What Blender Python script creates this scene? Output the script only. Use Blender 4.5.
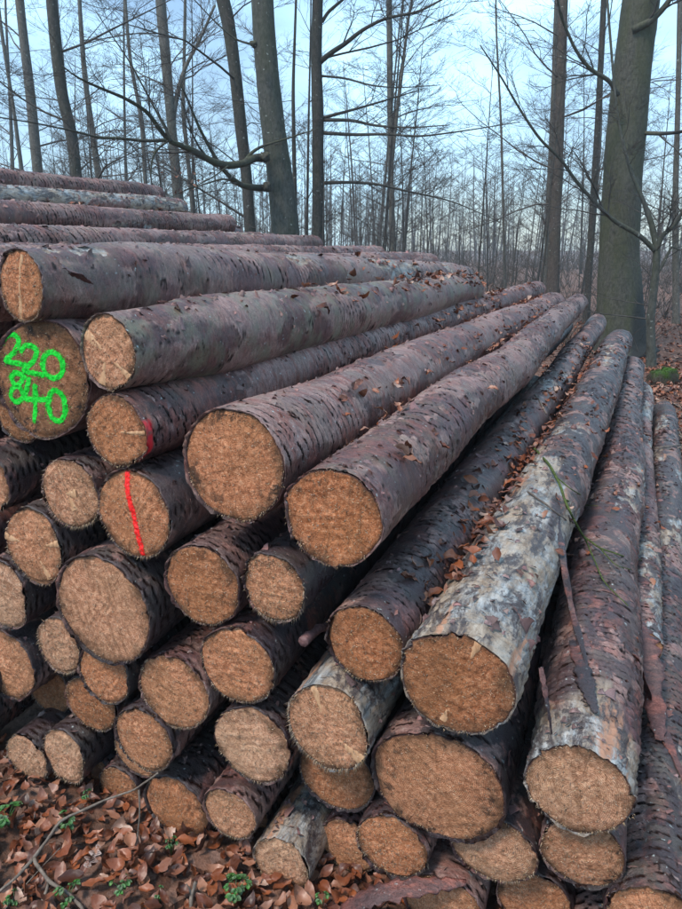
import bpy, math, random
import numpy as np
from mathutils import Vector, Matrix, Quaternion

for o in list(bpy.data.objects): bpy.data.objects.remove(o)
SC = bpy.context.scene
COL = SC.collection
R = math.radians

# ------------------------------------------------------------------ camera
CAM_H = 1.8
PITCH, YAW = R(16.67), R(22.75)
cam_d = bpy.data.cameras.new('camera'); cam = bpy.data.objects.new('camera', cam_d); COL.objects.link(cam)
cam.location = (0, 0, CAM_H)
cam.rotation_euler = (R(90) - PITCH, 0, YAW)
cam_d.sensor_fit = 'VERTICAL'; cam_d.sensor_height = 24.0; cam_d.lens = 24.0 * 683 / 909
cam_d.clip_start = 0.05; cam_d.clip_end = 3000
SC.camera = cam

# ------------------------------------------------------------------ sky
world = bpy.data.worlds.new('World'); SC.world = world; world.use_nodes = True
wt = world.node_tree; wt.nodes.clear()
SUN_EL, SUN_AZ = R(58), R(205)      # high soft sun behind the camera, to the left
sky = wt.nodes.new('ShaderNodeTexSky'); sky.sky_type = 'NISHITA'; sky.sun_disc = False
sky.sun_elevation = SUN_EL; sky.sun_rotation = SUN_AZ
sky.air_density = 1.0; sky.dust_density = 0.6; sky.ozone_density = 2.5
wtc = wt.nodes.new('ShaderNodeTexCoord')
wmap = wt.nodes.new('ShaderNodeMapping'); wmap.inputs['Scale'].default_value = (1.0, 1.0, 2.2)
wn = wt.nodes.new('ShaderNodeTexNoise'); wn.inputs['Scale'].default_value = 2.2; wn.inputs['Detail'].default_value = 7; wn.inputs['Roughness'].default_value = .55
wr = wt.nodes.new('ShaderNodeMapRange'); wr.inputs['From Min'].default_value = .42; wr.inputs['From Max'].default_value = .66
wr.inputs['To Min'].default_value = .12; wr.inputs['To Max'].default_value = 1.0
wm = wt.nodes.new('ShaderNodeMix'); wm.data_type = 'RGBA'
wm.inputs[7].default_value = (6.3, 10.3, 13.2, 1)        # thin bright overcast
bg = wt.nodes.new('ShaderNodeBackground'); bg.inputs['Strength'].default_value = 0.075
wo = wt.nodes.new('ShaderNodeOutputWorld')
L = wt.links.new
L(wtc.outputs['Generated'], wmap.inputs['Vector']); L(wmap.outputs[0], wn.inputs['Vector']); L(wn.outputs['Fac'], wr.inputs['Value'])
L(wr.outputs[0], wm.inputs[0]); L(sky.outputs[0], wm.inputs[6]); L(wm.outputs[2], bg.inputs['Color']); L(bg.outputs[0], wo.inputs[0])

sun_d = bpy.data.lights.new('sun', 'SUN'); sun = bpy.data.objects.new('sun', sun_d); COL.objects.link(sun)
sun_d.energy = 1.5; sun_d.angle = R(12); sun_d.color = (1.0, 0.88, 0.76)
sd = Vector((math.sin(SUN_AZ) * math.cos(SUN_EL), math.cos(SUN_AZ) * math.cos(SUN_EL), math.sin(SUN_EL)))
sun.rotation_euler = (-sd).to_track_quat('-Z', 'Y').to_euler()

SC.view_settings.view_transform = 'Standard'; SC.view_settings.look = 'None'
SC.view_settings.exposure = 1.32; SC.view_settings.gamma = 1.0
SC.render.engine = 'CYCLES'

# ------------------------------------------------------------------ helpers
def ray(px, py):
    """direction through a pixel of the 682x909 photograph, used to work out where things stand"""
    rt = Vector((math.cos(YAW), math.sin(YAW), 0)); fl = Vector((-math.sin(YAW), math.cos(YAW), 0)); z = Vector((0, 0, 1))
    f = fl * math.cos(PITCH) - z * math.sin(PITCH); u = fl * math.sin(PITCH) + z * math.cos(PITCH)
    return rt * (px - 341) - u * (py - 454.5) + f * 683
def at_d(px, py, d):
    v = ray(px, py); v = v * (d / math.hypot(v.x, v.y)); return Vector((v.x, v.y, v.z + CAM_H))
def at_y(px, py, y):
    v = ray(px, py); v = v * (y / v.y); return Vector((v.x, v.y, v.z + CAM_H))

def vnoise(P, seed=0):
    P = np.asarray(P, dtype=np.float64); I = np.floor(P).astype(np.int64); F = P - I; F = F * F * (3 - 2 * F)
    def h(i, j, k):
        n = (i * 73856093) ^ (j * 19349663) ^ (k * 83492791) ^ (seed * 2654435761 % 2147483647)
        n = n & 0xffffffff; n = ((n ^ (n >> 15)) * 2246822519) & 0xffffffff; n = ((n ^ (n >> 13)) * 3266489917) & 0xffffffff
        return ((n ^ (n >> 16)) & 0xffffff) / float(0xffffff) * 2 - 1
    x, y, z = I[..., 0], I[..., 1], I[..., 2]; fx, fy, fz = F[..., 0], F[..., 1], F[..., 2]
    def lx(j, k): return h(x, j, k) * (1 - fx) + h(x + 1, j, k) * fx
    def ly(k): return lx(y, k) * (1 - fy) + lx(y + 1, k) * fy
    return ly(z) * (1 - fz) + ly(z + 1) * fz
def fbm(P, o=3, seed=0):
    s = 0; a = 1.0; t = 0
    for i in range(o): s = s + a * vnoise(P * (2.03 ** i), seed + i * 17); t += a; a *= .5
    return s / t
def sstep(a, b, x): t = np.clip((x - a) / (b - a), 0, 1); return t * t * (3 - 2 * t)

def mesh_np(name, V, Fc, mat=None, smooth=True, attrs=None, mats=None, midx=None):
    """V (n,3); Fc list of quad array (m,4) and/or tri array (k,3)"""
    me = bpy.data.meshes.new(name)
    V = np.asarray(V, dtype=np.float32); me.vertices.add(len(V)); me.vertices.foreach_set('co', V.ravel())
    if not isinstance(Fc, list): Fc = [Fc]
    Fc = [np.asarray(f, dtype=np.int32) for f in Fc if len(f)]
    loops = np.concatenate([f.ravel() for f in Fc]); sizes = np.concatenate([np.full(len(f), f.shape[1], np.int32) for f in Fc])
    me.loops.add(len(loops)); me.loops.foreach_set('vertex_index', loops)
    me.polygons.add(len(sizes)); st = np.zeros(len(sizes), np.int32); st[1:] = np.cumsum(sizes)[:-1]
    me.polygons.foreach_set('loop_start', st); me.polygons.foreach_set('loop_total', sizes)
    if smooth: me.polygons.foreach_set('use_smooth', np.ones(len(sizes), bool))
    if midx is not None: me.polygons.foreach_set('material_index', np.asarray(midx, np.int32))
    me.update(calc_edges=True)
    for k, a in (attrs or {}).items():
        at = me.attributes.new(k, 'FLOAT', 'POINT'); at.data.foreach_set('value', np.asarray(a, np.float32).ravel())
    if mats: [me.materials.append(m) for m in mats]
    elif mat: me.materials.append(mat)
    return me
def link(name, me, parent=None, kind=None, **props):
    o = bpy.data.objects.new(name, me); COL.objects.link(o)
    if parent: o.parent = parent
    if kind: o['kind'] = kind
    for k, v in props.items(): o[k] = v
    return o
def thing(name, label, cat, group=None, loc=(0, 0, 0)):
    o = bpy.data.objects.new(name, None); COL.objects.link(o); o.location = loc; o.empty_display_size = .1
    o['label'] = label; o['category'] = cat
    if group: o['group'] = group
    return o

class Buf:
    """collects tubes and patches and turns them into one mesh"""
    def __init__(s): s.v = []; s.q = []; s.t = []; s.n = 0; s.a = []
    def add(s, V, Q=(), T=(), a=0.0):
        V = np.asarray(V, float)
        if len(Q): s.q.append(np.asarray(Q) + s.n)
        if len(T): s.t.append(np.asarray(T) + s.n)
        s.v.append(V); s.a.append(np.full(len(V), a)); s.n += len(V)
    def tube(s, pts, rad, k=5, a=0.0, cap=True):
        P = np.asarray(pts, float); n = len(P); T = np.gradient(P, axis=0); T /= (np.linalg.norm(T, axis=1)[:, None] + 1e-12)
        ref = np.array([0.31, 0.17, .93]) if abs(T[0][2]) < .8 else np.array([.93, .31, .17])
        U = np.cross(T, ref); U /= np.linalg.norm(U, axis=1)[:, None] + 1e-12; W = np.cross(T, U)
        th = np.linspace(0, 2 * np.pi, k, endpoint=False)
        rad = np.asarray(rad, float).reshape(n, -1)
        V = P[:, None, :] + rad[:, :, None] * (U[:, None, :] * np.cos(th)[None, :, None] + W[:, None, :] * np.sin(th)[None, :, None])
        V = V.reshape(-1, 3)
        i = np.arange(n - 1)[:, None] * k; j = np.arange(k)[None, :]; j2 = (j + 1) % k
        Q = np.stack([i + j, i + j2, i + k + j2, i + k + j], -1).reshape(-1, 4)
        Tr = []
        if cap:
            V = np.vstack([V, P[0], P[-1]]); c0, c1 = n * k, n * k + 1
            for q in range(k): Tr += [(c0, (q + 1) % k, q), (c1, (n - 1) * k + q, (n - 1) * k + (q + 1) % k)]
        s.add(V, Q, Tr, a)
    def mesh(s, name, mat, smooth=True):
        return mesh_np(name, np.vstack(s.v), [np.vstack(s.q) if s.q else [], np.vstack(s.t) if s.t else []], mat, smooth, {'tint': np.concatenate(s.a)})

# ------------------------------------------------------------------ material helpers
class NT:
    def __init__(s, name):
        s.m = bpy.data.materials.new(name); s.m.use_nodes = True; s.t = s.m.node_tree; s.t.nodes.clear()
        s.out = s.n('ShaderNodeOutputMaterial'); s.b = s.n('ShaderNodeBsdfPrincipled'); s.l(s.b.outputs[0], s.out.inputs[0])
        s.tc = s.n('ShaderNodeTexCoord')
    def n(s, t): return s.t.nodes.new(t)
    def l(s, a, b): s.t.links.new(a, b)
    def put(s, inp, v):
        if hasattr(v, 'is_linked') or hasattr(v, 'links'): s.l(v, inp)
        elif isinstance(v, (tuple, list)) and len(v) == 3 and inp.type == 'RGBA': inp.default_value = (*v, 1)
        else: inp.default_value = v
    def map(s, scale=(1, 1, 1), loc=(0, 0, 0), vec=None):
        m = s.n('ShaderNodeMapping'); m.inputs['Scale'].default_value = scale; s.put(m.inputs['Location'], loc)
        s.l(vec or s.tc.outputs['Object'], m.inputs['Vector']); return m.outputs[0]
    def noise(s, scale, detail=4, rough=.55, vec=None, dist=0, col=False):
        n = s.n('ShaderNodeTexNoise'); n.inputs['Scale'].default_value = scale; n.inputs['Detail'].default_value = detail
        n.inputs['Roughness'].default_value = rough; n.inputs['Distortion'].default_value = dist
        s.l(vec or s.tc.outputs['Object'], n.inputs['Vector']); return n.outputs['Color' if col else 'Fac']
    def voro(s, scale, vec=None, feat='F1', out='Distance'):
        n = s.n('ShaderNodeTexVoronoi'); n.inputs['Scale'].default_value = scale; n.feature = feat
        s.l(vec or s.tc.outputs['Object'], n.inputs['Vector']); return n.outputs[out]
    def attr(s, name, obj=False, out='Fac'):
        n = s.n('ShaderNodeAttribute'); n.attribute_name = name; n.attribute_type = 'OBJECT' if obj else 'GEOMETRY'; return n.outputs[out]
    def rng(s, v, a, b, c=0, d=1):
        n = s.n('ShaderNodeMapRange')
        for i, x in enumerate((v, a, b, c, d)): s.put(n.inputs[i], x)
        return n.outputs[0]
    def math(s, op, a, b=0.0, c=None):
        n = s.n('ShaderNodeMath'); n.operation = op; s.put(n.inputs[0], a); s.put(n.inputs[1], b)
        if c is not None: s.put(n.inputs[2], c)
        return n.outputs[0]
    def mix(s, f, a, b, mode='MIX'):
        n = s.n('ShaderNodeMix'); n.data_type = 'RGBA'; n.blend_type = mode; s.put(n.inputs[0], f); s.put(n.inputs[6], a); s.put(n.inputs[7], b); return n.outputs[2]
    def ramp(s, f, stops):
        n = s.n('ShaderNodeValToRGB'); s.l(f, n.inputs[0]); e = n.color_ramp.elements
        e[0].position = stops[0][0]; e[0].color = (*stops[0][1], 1); e[1].position = stops[-1][0]; e[1].color = (*stops[-1][1], 1)
        for p, c in stops[1:-1]: x = e.new(p); x.color = (*c, 1)
        return n.outputs[0]
    def bump(s, h, strength=.5, dist=.003):
        n = s.n('ShaderNodeBump'); n.inputs['Strength'].default_value = strength; n.inputs['Distance'].default_value = dist
        s.l(h, n.inputs['Height']); s.l(n.outputs[0], s.b.inputs['Normal'])
    def col(s, c, rough=.7, spec=.4):
        s.put(s.b.inputs['Base Color'], c); s.put(s.b.inputs['Roughness'], rough); s.put(s.b.inputs['Specular IOR Level'], spec)

# ---- spruce bark with stripped patches
def mat_bark():
    s = NT('spruce_bark')
    off = s.attr('seed', True); va = s.n('ShaderNodeVectorMath'); va.operation = 'ADD'
    cb = s.n('ShaderNodeCombineXYZ'); s.l(off, cb.inputs[0]); s.l(off, cb.inputs[1])
    s.l(s.tc.outputs['Object'], va.inputs[0]); s.l(cb.outputs[0], va.inputs[1]); v = va.outputs[0]
    long = s.map((1, .16, 1), vec=v); tran = s.map((1, 2.2, 1), vec=v)
    n1 = s.noise(7, 5, .6, v, .6); n2 = s.noise(38, 9, .72, tran, .4); n3 = s.noise(60, 6, .7, long, .3); n4 = s.noise(210, 5, .7, tran)
    plates = s.voro(34, s.map((1, 1.7, 1), vec=v), 'DISTANCE_TO_EDGE')
    nn = s.math('ADD', s.math('MULTIPLY', n2, .55), s.math('MULTIPLY', n4, .45))
    inner = s.ramp(nn, [(.36, (.018, .007, .007)), (.46, (.070, .028, .026)), (.56, (.135, .058, .053)), (.70, (.27, .14, .12))])
    outer = s.ramp(nn, [(.36, (.07, .032, .028)), (.46, (.20, .108, .096)), (.56, (.35, .21, .185)), (.70, (.60, .43, .37))])
    outer = s.mix(s.rng(s.noise(6, 4, .6, v, .5), .42, .62, 0, .6), outer, s.mix(s.rng(nn, .4, .62), (.12, .060, .048), (.30, .20, .165)))
    grey = s.mix(s.attr('plate'), inner, outer)
    purple = s.mix(s.math('MULTIPLY', s.attr('plate2'), .75), grey, s.mix(s.rng(nn, .4, .62), (.040, .016, .020), (.18, .085, .090)))
    red = s.mix(s.math('MULTIPLY', s.rng(s.noise(9, 5, .65, tran, .8), .48, .58), s.attr('red', True)), purple, s.mix(s.rng(nn, .4, .62), (.070, .016, .012), (.36, .13, .10)))
    ticks = s.math('MULTIPLY', s.rng(s.noise(46, 4, .6, s.map((1, 3.8, 1), vec=v), .6), .60, .66), s.rng(s.noise(6, 3, .5, v), .42, .56))
    red = s.mix(s.math('MULTIPLY', ticks, .85), red, (.018, .009, .009))
    wet_shade = s.rng(s.math('ADD', s.noise(5, 6, .68, v, .8), s.math('MULTIPLY', s.attr('wet', True), .13)), .55, .60)  # damp patches; on the inner logs mostly shade of the gaps painted in
    dark = s.mix(s.math('MULTIPLY', wet_shade, s.attr('wet', True)), red, s.mix(s.rng(n4, .35, .65), (.010, .007, .009), (.065, .045, .052)))
    green = s.mix(s.math('MULTIPLY', s.rng(s.noise(9, 6, .7, v), .46, .68), s.attr('algae', True)), dark, s.mix(n4, (.075, .075, .045), (.26, .25, .17)))
    lich = s.mix(s.math('MULTIPLY', s.rng(s.noise(75, 3, .5, v), .67, .73), s.rng(n1, .44, .56)), green, (.36, .41, .40))
    crk = s.attr('crack')
    c1 = s.mix(s.rng(crk, .1, .6), lich, s.mix(s.rng(n4, .4, .65), (.007, .004, .004), (.035, .014, .010)))
    wood = s.ramp(s.noise(26, 9, .75, s.map((1, .22, 1), vec=v), .5), [(.30, (.07, .045, .035)), (.42, (.22, .15, .10)), (.54, (.37, .29, .22)), (.68, (.50, .43, .36)), (.82, (.58, .54, .48))])
    blue = s.mix(s.rng(s.noise(8, 8, .75, s.map((1, .5, 1), vec=v), .6), .46, .58), wood, s.mix(s.rng(n3, .38, .62), (.085, .092, .10), (.44, .45, .45)))
    stain = s.mix(s.rng(s.noise(13, 9, .8, s.map((1, .45, 1), vec=v), .5), .49, .56), blue, s.mix(s.rng(n4, .35, .65), (.018, .016, .020), (.12, .09, .085)))
    stain = s.mix(s.math('MULTIPLY', ticks, .8), stain, (.04, .028, .024))
    orange = s.mix(s.rng(s.noise(10, 6, .7, s.map((1, .10, 1), vec=v), .2), .60, .66), stain, s.mix(n2, (.30, .12, .06), (.50, .28, .18)))
    pl = s.attr('peel')
    fin = s.mix(pl, c1, orange)
    spray = s.attr('spray'); fin = s.mix(spray, fin, s.mix(n2, (.60, .01, .02), (.85, .03, .05)))
    rough = s.math('SUBTRACT', s.rng(n1, .35, .65, .36, .68), s.math('MULTIPLY', wet_shade, .12))
    s.col(fin, rough, s.math('MULTIPLY', s.math('SUBTRACT', 1.0, s.math('MULTIPLY', crk, .9)), .55))
    hh = s.math('ADD', s.math('MULTIPLY', n2, 1.0), s.math('MULTIPLY', n4, .35))
    hh = s.math('ADD', hh, s.math('MULTIPLY', s.rng(plates, 0, .09), s.math('MULTIPLY', .12, s.math('SUBTRACT', 1.0, pl))))
    s.bump(hh, .85, .0045)
    return s.m

# ---- sawn end grain
def mat_face():
    s = NT('sawn_end_grain')
    off = s.attr('seed', True); va = s.n('ShaderNodeVectorMath'); va.operation = 'ADD'
    cb = s.n('ShaderNodeCombineXYZ'); s.l(off, cb.inputs[0]); s.l(off, cb.inputs[2])
    s.l(s.tc.outputs['Object'], va.inputs[0]); s.l(cb.outputs[0], va.inputs[1]); v = va.outputs[0]
    rad = s.attr('rad')          # metres from the pith
    rr = s.attr('rr')            # 0 pith .. 1 bark
    n1 = s.noise(9, 6, .65, v, .5); n2 = s.noise(70, 6, .75, v, .3); n3 = s.noise(260, 4, .7, v)
    vr = s.n('ShaderNodeVectorRotate'); vr.rotation_type = 'Y_AXIS'; s.l(v, vr.inputs['Vector']); s.l(s.math('MULTIPLY', off, 5.0), vr.inputs['Angle'])
    saw = s.noise(75, 5, .7, s.map((1, 1, .10), vec=vr.outputs[0]), .2)
    rings = s.math('SINE', s.math('MULTIPLY', s.math('ADD', rad, s.math('MULTIPLY', n1, .006)), 1500))
    ring = s.math('MULTIPLY', s.rng(rings, -.2, 1), s.math('MAXIMUM', s.rng(s.noise(14, 4, .6, v), .42, .62), s.attr('rings', True)))
    tone = s.attr('tone', True)
    a = s.ramp(n2, [(.30, (.12, .036, .010)), (.42, (.37, .118, .046)), (.54, (.60, .220, .096)), (.70, (.82, .41, .23))])
    b = s.ramp(n2, [(.30, (.24, .105, .045)), (.42, (.54, .265, .155)), (.54, (.72, .395, .250)), (.70, (.90, .62, .44))])
    c = s.mix(tone, a, b)
    c = s.mix(s.rng(s.noise(5, 3, .5, v), .40, .60, 0, .6), c, s.mix(s.math('SUBTRACT', 1.0, tone), s.mix(n2, (.30, .15, .08), (.78, .52, .33)), s.mix(n2, (.20, .062, .018), (.58, .23, .085))))
    c = s.mix(s.math('MULTIPLY', ring, .58), c, (.13, .050, .020))
    c = s.mix(s.math('MULTIPLY', s.rng(saw, .52, .62), .48), c, (.17, .075, .034))
    c = s.mix(s.math('MULTIPLY', s.rng(n3, .57, .68), .5), c, (.86, .60, .38))
    c = s.mix(s.math('MULTIPLY', s.rng(n3, .45, .36), .55), c, (.085, .030, .012))
    nv = s.n('ShaderNodeVectorMath'); nv.operation = 'MULTIPLY'; s.l(s.tc.outputs['Object'], nv.inputs[0]); nv.inputs[1].default_value = (1, 0, 1)
    nr = s.n('ShaderNodeVectorMath'); nr.operation = 'NORMALIZE'; s.l(nv.outputs[0], nr.inputs[0]); av = s.n('ShaderNodeVectorMath'); av.operation = 'ADD'; s.l(nr.outputs[0], av.inputs[0]); s.l(cb.outputs[0], av.inputs[1])
    rc = s.noise(9, 3, .6, av.outputs[0]); chk = s.math('MULTIPLY', s.rng(s.math('ABSOLUTE', s.math('SUBTRACT', rc, .5)), .012, .002), s.rng(s.math('ADD', rr, s.math('SUBTRACT', n1, .5)), .25, .6))
    c = s.mix(s.math('MULTIPLY', chk, .6), c, (.09, .04, .02))
    edge = s.math('ADD', rr, s.math('MULTIPLY', s.math('SUBTRACT', n1, .5), 1.3))
    c = s.mix(s.math('MULTIPLY', s.rng(edge, .80, 1.05), .88), c, s.mix(s.rng(n2, .3, .7), (.028, .015, .009), (.17, .088, .045)))
    c = s.mix(s.math('MULTIPLY', s.attr('dirt', True), s.rng(s.noise(11, 6, .7, v, .3), .36, .58, .35, 1)), c, s.mix(s.rng(n2, .3, .7), (.045, .022, .011), (.21, .105, .052)))
    mold = s.math('MULTIPLY', s.rng(s.noise(17, 7, .8, v, .4), .54, .59), s.rng(rr, .40, .85))
    c = s.mix(s.math('MULTIPLY', mold, s.attr('mold', True)), c, s.mix(n3, (.010, .008, .007), (.045, .028, .02)))
    rim = s.rng(rr, .965, .985); c = s.mix(rim, c, s.mix(n2, (.035, .016, .013), (.11, .05, .04)))
    s.col(c, .8, .25)
    s.bump(s.math('ADD', s.math('ADD', n2, s.math('MULTIPLY', saw, .5)), s.math('MULTIPLY', n3, .8)), 1.0, .0045)
    return s.m

def simple(name, dark, light, scale=60, rough=.7, spec=.3, bump=.4, bd=.002, vec=(1, 1, 1), tint=None, rnd=0.0, trans=0):
    s = NT(name); n = s.noise(scale, 6, .68, s.map(vec)); c = s.mix(s.rng(n, .3, .7), dark, light)
    if rnd:
        oi = s.n('ShaderNodeObjectInfo'); hs = s.n('ShaderNodeHueSaturation')
        x = s.math('FRACT', s.math('ADD', oi.outputs['Random'], s.attr('tint')))
        s.l(s.rng(x, 0, 1, 1 - rnd, 1 + rnd), hs.inputs['Value'])
        s.l(s.rng(s.math('FRACT', s.math('MULTIPLY', x, 7.31)), 0, 1, .485, .515), hs.inputs['Hue'])
        s.l(s.rng(s.math('FRACT', s.math('MULTIPLY', x, 3.77)), 0, 1, .7, 1.15), hs.inputs['Saturation'])
        s.l(c, hs.inputs['Color']); c = hs.outputs[0]
    s.col(c, rough, spec); s.bump(n, bump, bd)
    return s.m

BARK, FACE = mat_bark(), mat_face()
M_SCALE = simple('bark_scale', (.035, .015, .013), (.30, .165, .15), 55, .6, .4, .6, .002, (1, 1, 1), rnd=.5)
M_FIBRE = simple('wood_fibre', (.22, .13, .07), (.58, .42, .27), 40, .8, .2, .1, .001, rnd=.45)
M_SPLIN = simple('pale_wood', (.36, .18, .085), (.62, .38, .22), 120, .7, .3, .5, .001, (1, 1, .2))
M_GREEN = simple('green_spray_paint', (.0, .26, .012), (.004, .85, .04), 260, .6, .3, .9, .003)
M_RED = simple('red_spray_paint', (.62, .008, .008), (1.0, .02, .015), 260, .5, .4, .7, .002)
M_LEAF = None
def mat_leaf():
    s = NT('dead_beech_leaf')
    oi = s.n('ShaderNodeObjectInfo'); x = s.math('FRACT', s.math('ADD', oi.outputs['Random'], s.attr('tint')))
    c = s.ramp(x, [(0, (.035, .012, .008)), (.2, (.16, .044, .018)), (.38, (.31, .092, .034)), (.55, (.075, .026, .018)), (.68, (.20, .075, .045)), (.8, (.38, .18, .11)), (.9, (.20, .052, .020)), (1, (.46, .31, .24))])
    n = s.noise(60, 5, .65); c = s.mix(s.rng(n, .35, .7, 0, .6), c, s.mix(.5, c, (.06, .03, .02)))
    c = s.mix(s.rng(s.noise(22, 3, .6), .58, .68, 0, .5), c, (.33, .17, .11))
    s.col(c, .42, .5); s.bump(n, .6, .002); return s.m
M_LEAF = mat_leaf()
M_HERB = simple('herb_green', (.025, .09, .022), (.07, .19, .042), 80, .5, .4, .3, .001, rnd=.25)
M_MOSS = simple('mossy_twig', (.022, .030, .012), (.12, .16, .05), 70, .9, .1, 1, .006)
M_TWIG = simple('twig', (.05, .04, .035), (.17, .135, .115), 60, .7, .3, .5, .001)
M_PALE = simple('weathered_twig', (.07, .055, .045), (.24, .195, .16), 60, .7, .3, .5, .001)

def mat_trunk(name, a, b, al=.5, wet=.5, rough=.75):
    s = NT(name); n1 = s.noise(3.0, 6, .62, s.map((1, 1, .35)), .4); n2 = s.noise(26, 8, .7, s.map((1, 1, .5)), .3); n3 = s.noise(6, 5, .6, s.map((1, 1, 3.2)), .2)
    c = s.mix(s.rng(n2, .32, .7), a, b)
    c = s.mix(s.rng(n1, .45, .65, 0, al), c, s.mix(n2, (.022, .028, .012), (.075, .082, .042)))
    c = s.mix(s.rng(s.noise(1.6, 5, .6, s.map((1, 1, .12)), .4), .52, .60, 0, wet), c, s.mix(n2, (.016, .018, .017), (.06, .06, .055)))
    c = s.mix(s.rng(s.noise(17, 2, .4), .70, .74, 0, .7), c, (.30, .33, .30))
    s.col(c, rough, .3); s.bump(s.math('ADD', n2, s.math('MULTIPLY', n3, .8)), .7, .014); return s.m
T_BEECH = mat_trunk('beech_trunk_bark', (.026, .027, .023), (.095, .095, .08), .55, .6)
def mat_flank():
    s = NT('wet_flank_beech_bark'); n1 = s.noise(3.0, 6, .62, s.map((1, 1, .35)), .4); n2 = s.noise(30, 8, .7, s.map((1, 1, .5)), .3); n3 = s.noise(4, 5, .6, s.map((1, 1, 5)), .2)
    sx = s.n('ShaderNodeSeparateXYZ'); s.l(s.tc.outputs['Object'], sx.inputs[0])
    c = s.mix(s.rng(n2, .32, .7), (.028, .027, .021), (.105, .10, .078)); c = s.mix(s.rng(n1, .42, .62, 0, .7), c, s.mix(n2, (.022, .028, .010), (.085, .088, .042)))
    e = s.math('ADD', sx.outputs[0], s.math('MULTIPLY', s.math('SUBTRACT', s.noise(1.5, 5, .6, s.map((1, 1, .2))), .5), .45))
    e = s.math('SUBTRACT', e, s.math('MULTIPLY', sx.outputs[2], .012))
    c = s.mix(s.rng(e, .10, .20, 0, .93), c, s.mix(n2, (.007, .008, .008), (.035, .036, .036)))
    c = s.mix(s.rng(n3, .62, .68, 0, .5), c, (.03, .03, .025))
    s.col(c, .7, .3); s.bump(s.math('ADD', n2, s.math('MULTIPLY', n3, .8)), .7, .014); return s.m
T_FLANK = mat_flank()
T_DARK = mat_trunk('dark_trunk_bark', (.022, .020, .018), (.085, .076, .066), .3, .5)
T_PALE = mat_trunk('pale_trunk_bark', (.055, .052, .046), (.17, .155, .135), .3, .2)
T_PINE = mat_trunk('reddish_trunk_bark', (.040, .032, .027), (.13, .098, .082), .3, .3)
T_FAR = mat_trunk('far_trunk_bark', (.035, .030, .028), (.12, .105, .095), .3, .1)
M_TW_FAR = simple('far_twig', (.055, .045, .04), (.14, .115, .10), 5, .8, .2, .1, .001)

# ------------------------------------------------------------------ ground
def ground_z(x, y):
    x = np.asarray(x, float); y = np.asarray(y, float); P = np.stack([x, y, 0 * x], -1)
    d = np.hypot(x, y)
    z = .045 * fbm(P * 1.1, 3, 5) + .02 * fbm(P * 5, 2, 9)
    z = z + .35 * fbm(P * .06, 3, 31) * sstep(10, 40, d) + 1.2 * fbm(P * .02, 2, 33) * sstep(30, 120, d)
    front = sstep(1.75, 1.2, y) * sstep(.1, -.6, x) * sstep(-5, -3, x)
    return z + .03 * front
def build_ground():
    def axis(lo, hi, c, fine):
        a = [c]; st = fine
        while a[-1] < hi: a.append(a[-1] + st); st = st if a[-1] - c < 2.2 else min(st * 1.10, 60)
        b = [c]; st = fine
        while b[-1] > lo: b.append(b[-1] - st); st = st if c - b[-1] < 2.2 else min(st * 1.10, 60)
        return np.array(sorted(set(a + b)))
    X = axis(-1500, 1500, -.5, .05); Y = axis(-1500, 1500, 1.8, .05)
    gx, gy = np.meshgrid(X, Y); z = ground_z(gx, gy)
    V = np.stack([gx, gy, z], -1).reshape(-1, 3); nx, ny = len(X), len(Y)
    i, j = np.meshgrid(np.arange(nx - 1), np.arange(ny - 1)); a = j * nx + i
    Q = np.stack([a, a + 1, a + nx + 1, a + nx], -1).reshape(-1, 4)
    s = NT('forest_soil'); n = s.noise(20, 8, .7); nb = s.noise(.35, 4, .6); nv = s.voro(17, out='Color')
    sep = s.n('ShaderNodeSeparateColor'); s.l(nv, sep.inputs[0])
    c = s.ramp(sep.outputs[0], [(0, (.06, .026, .018)), (.35, (.17, .075, .045)), (.7, (.26, .14, .10)), (1, (.34, .21, .17))])
    c = s.mix(s.rng(n, .4, .7), c, (.05, .03, .024)); c = s.mix(s.rng(nb, .45, .7, 0, .5), c, (.10, .065, .05))
    s.col(c, .8, .2); s.bump(s.math('ADD', n, sep.outputs[1]), .8, .03)
    g = link('ground', mesh_np('ground', V, Q, s.m), None, 'structure'); return g
GROUND = build_ground()

# ------------------------------------------------------------------ the logs
FACED = {}
def Lg(k, x, z, rx, rz, y0=1.4, end=None, rm=None, re=None, label='', **kw):
    FACED[k] = dict(x=x, z=z, rx=rx, rz=rz, y0=y0, end=end, rm=rm, re=re, label=label, **kw)
G1, G2, G3 = 'spruce logs on top of the pile', 'spruce log ends stacked in the pile front', 'long spruce logs along the back of the pile'
Lg('A1', -1.511, 1.709, .087, .096, end=(462, 279, 6.6), rm=.128, re=.12, label='topmost visible log end, with a pale vertical streak, above the green numbers', tone=.1, peel=.30, algae=.5, red=.35, hi=1, tilt=(-.10, .0), g=G1, rows=0.75, dirt=0.2)
Lg('A2', -1.493, 1.454, .150, .165, end=(-1.75, 1.34, 6.6), rm=.15, re=.12, label='thick dark log with the green sprayed numbers 220 and 840 on its cut end', tone=.15, mold=1, g=G1, bite=.3, tilt=(.1, .05), dirt=0.8)
Lg('A3', -1.240, 1.543, .090, .098, end=(470, 290, 5.6), rm=.128, re=.115, label='log with three pale wedges on its cut end, right beside the green numbers', tone=.5, algae=.9, red=.3, hi=1, g=G1, rows=0.55)
Lg('A4', -1.237, 1.336, .098, .100, end=(536, 291, 8.5), rm=.100, re=.11, label='log with a red sprayed mark down the edge of its bark, below the green numbers', tone=.1, red=.9, algae=.2, hi=1, g=G1, spraymark=1, rows=0.9)
Lg('A5', -.879, 1.281, .145, .146, end=(553, 305, 8.2), rm=.135, re=.14, label='broad reddish log with a large round cut end, left of the centre log', tone=.15, red=.8, wet=.3, algae=.25, mold=.8, hi=1, g=G1, rows=0.7)
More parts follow.
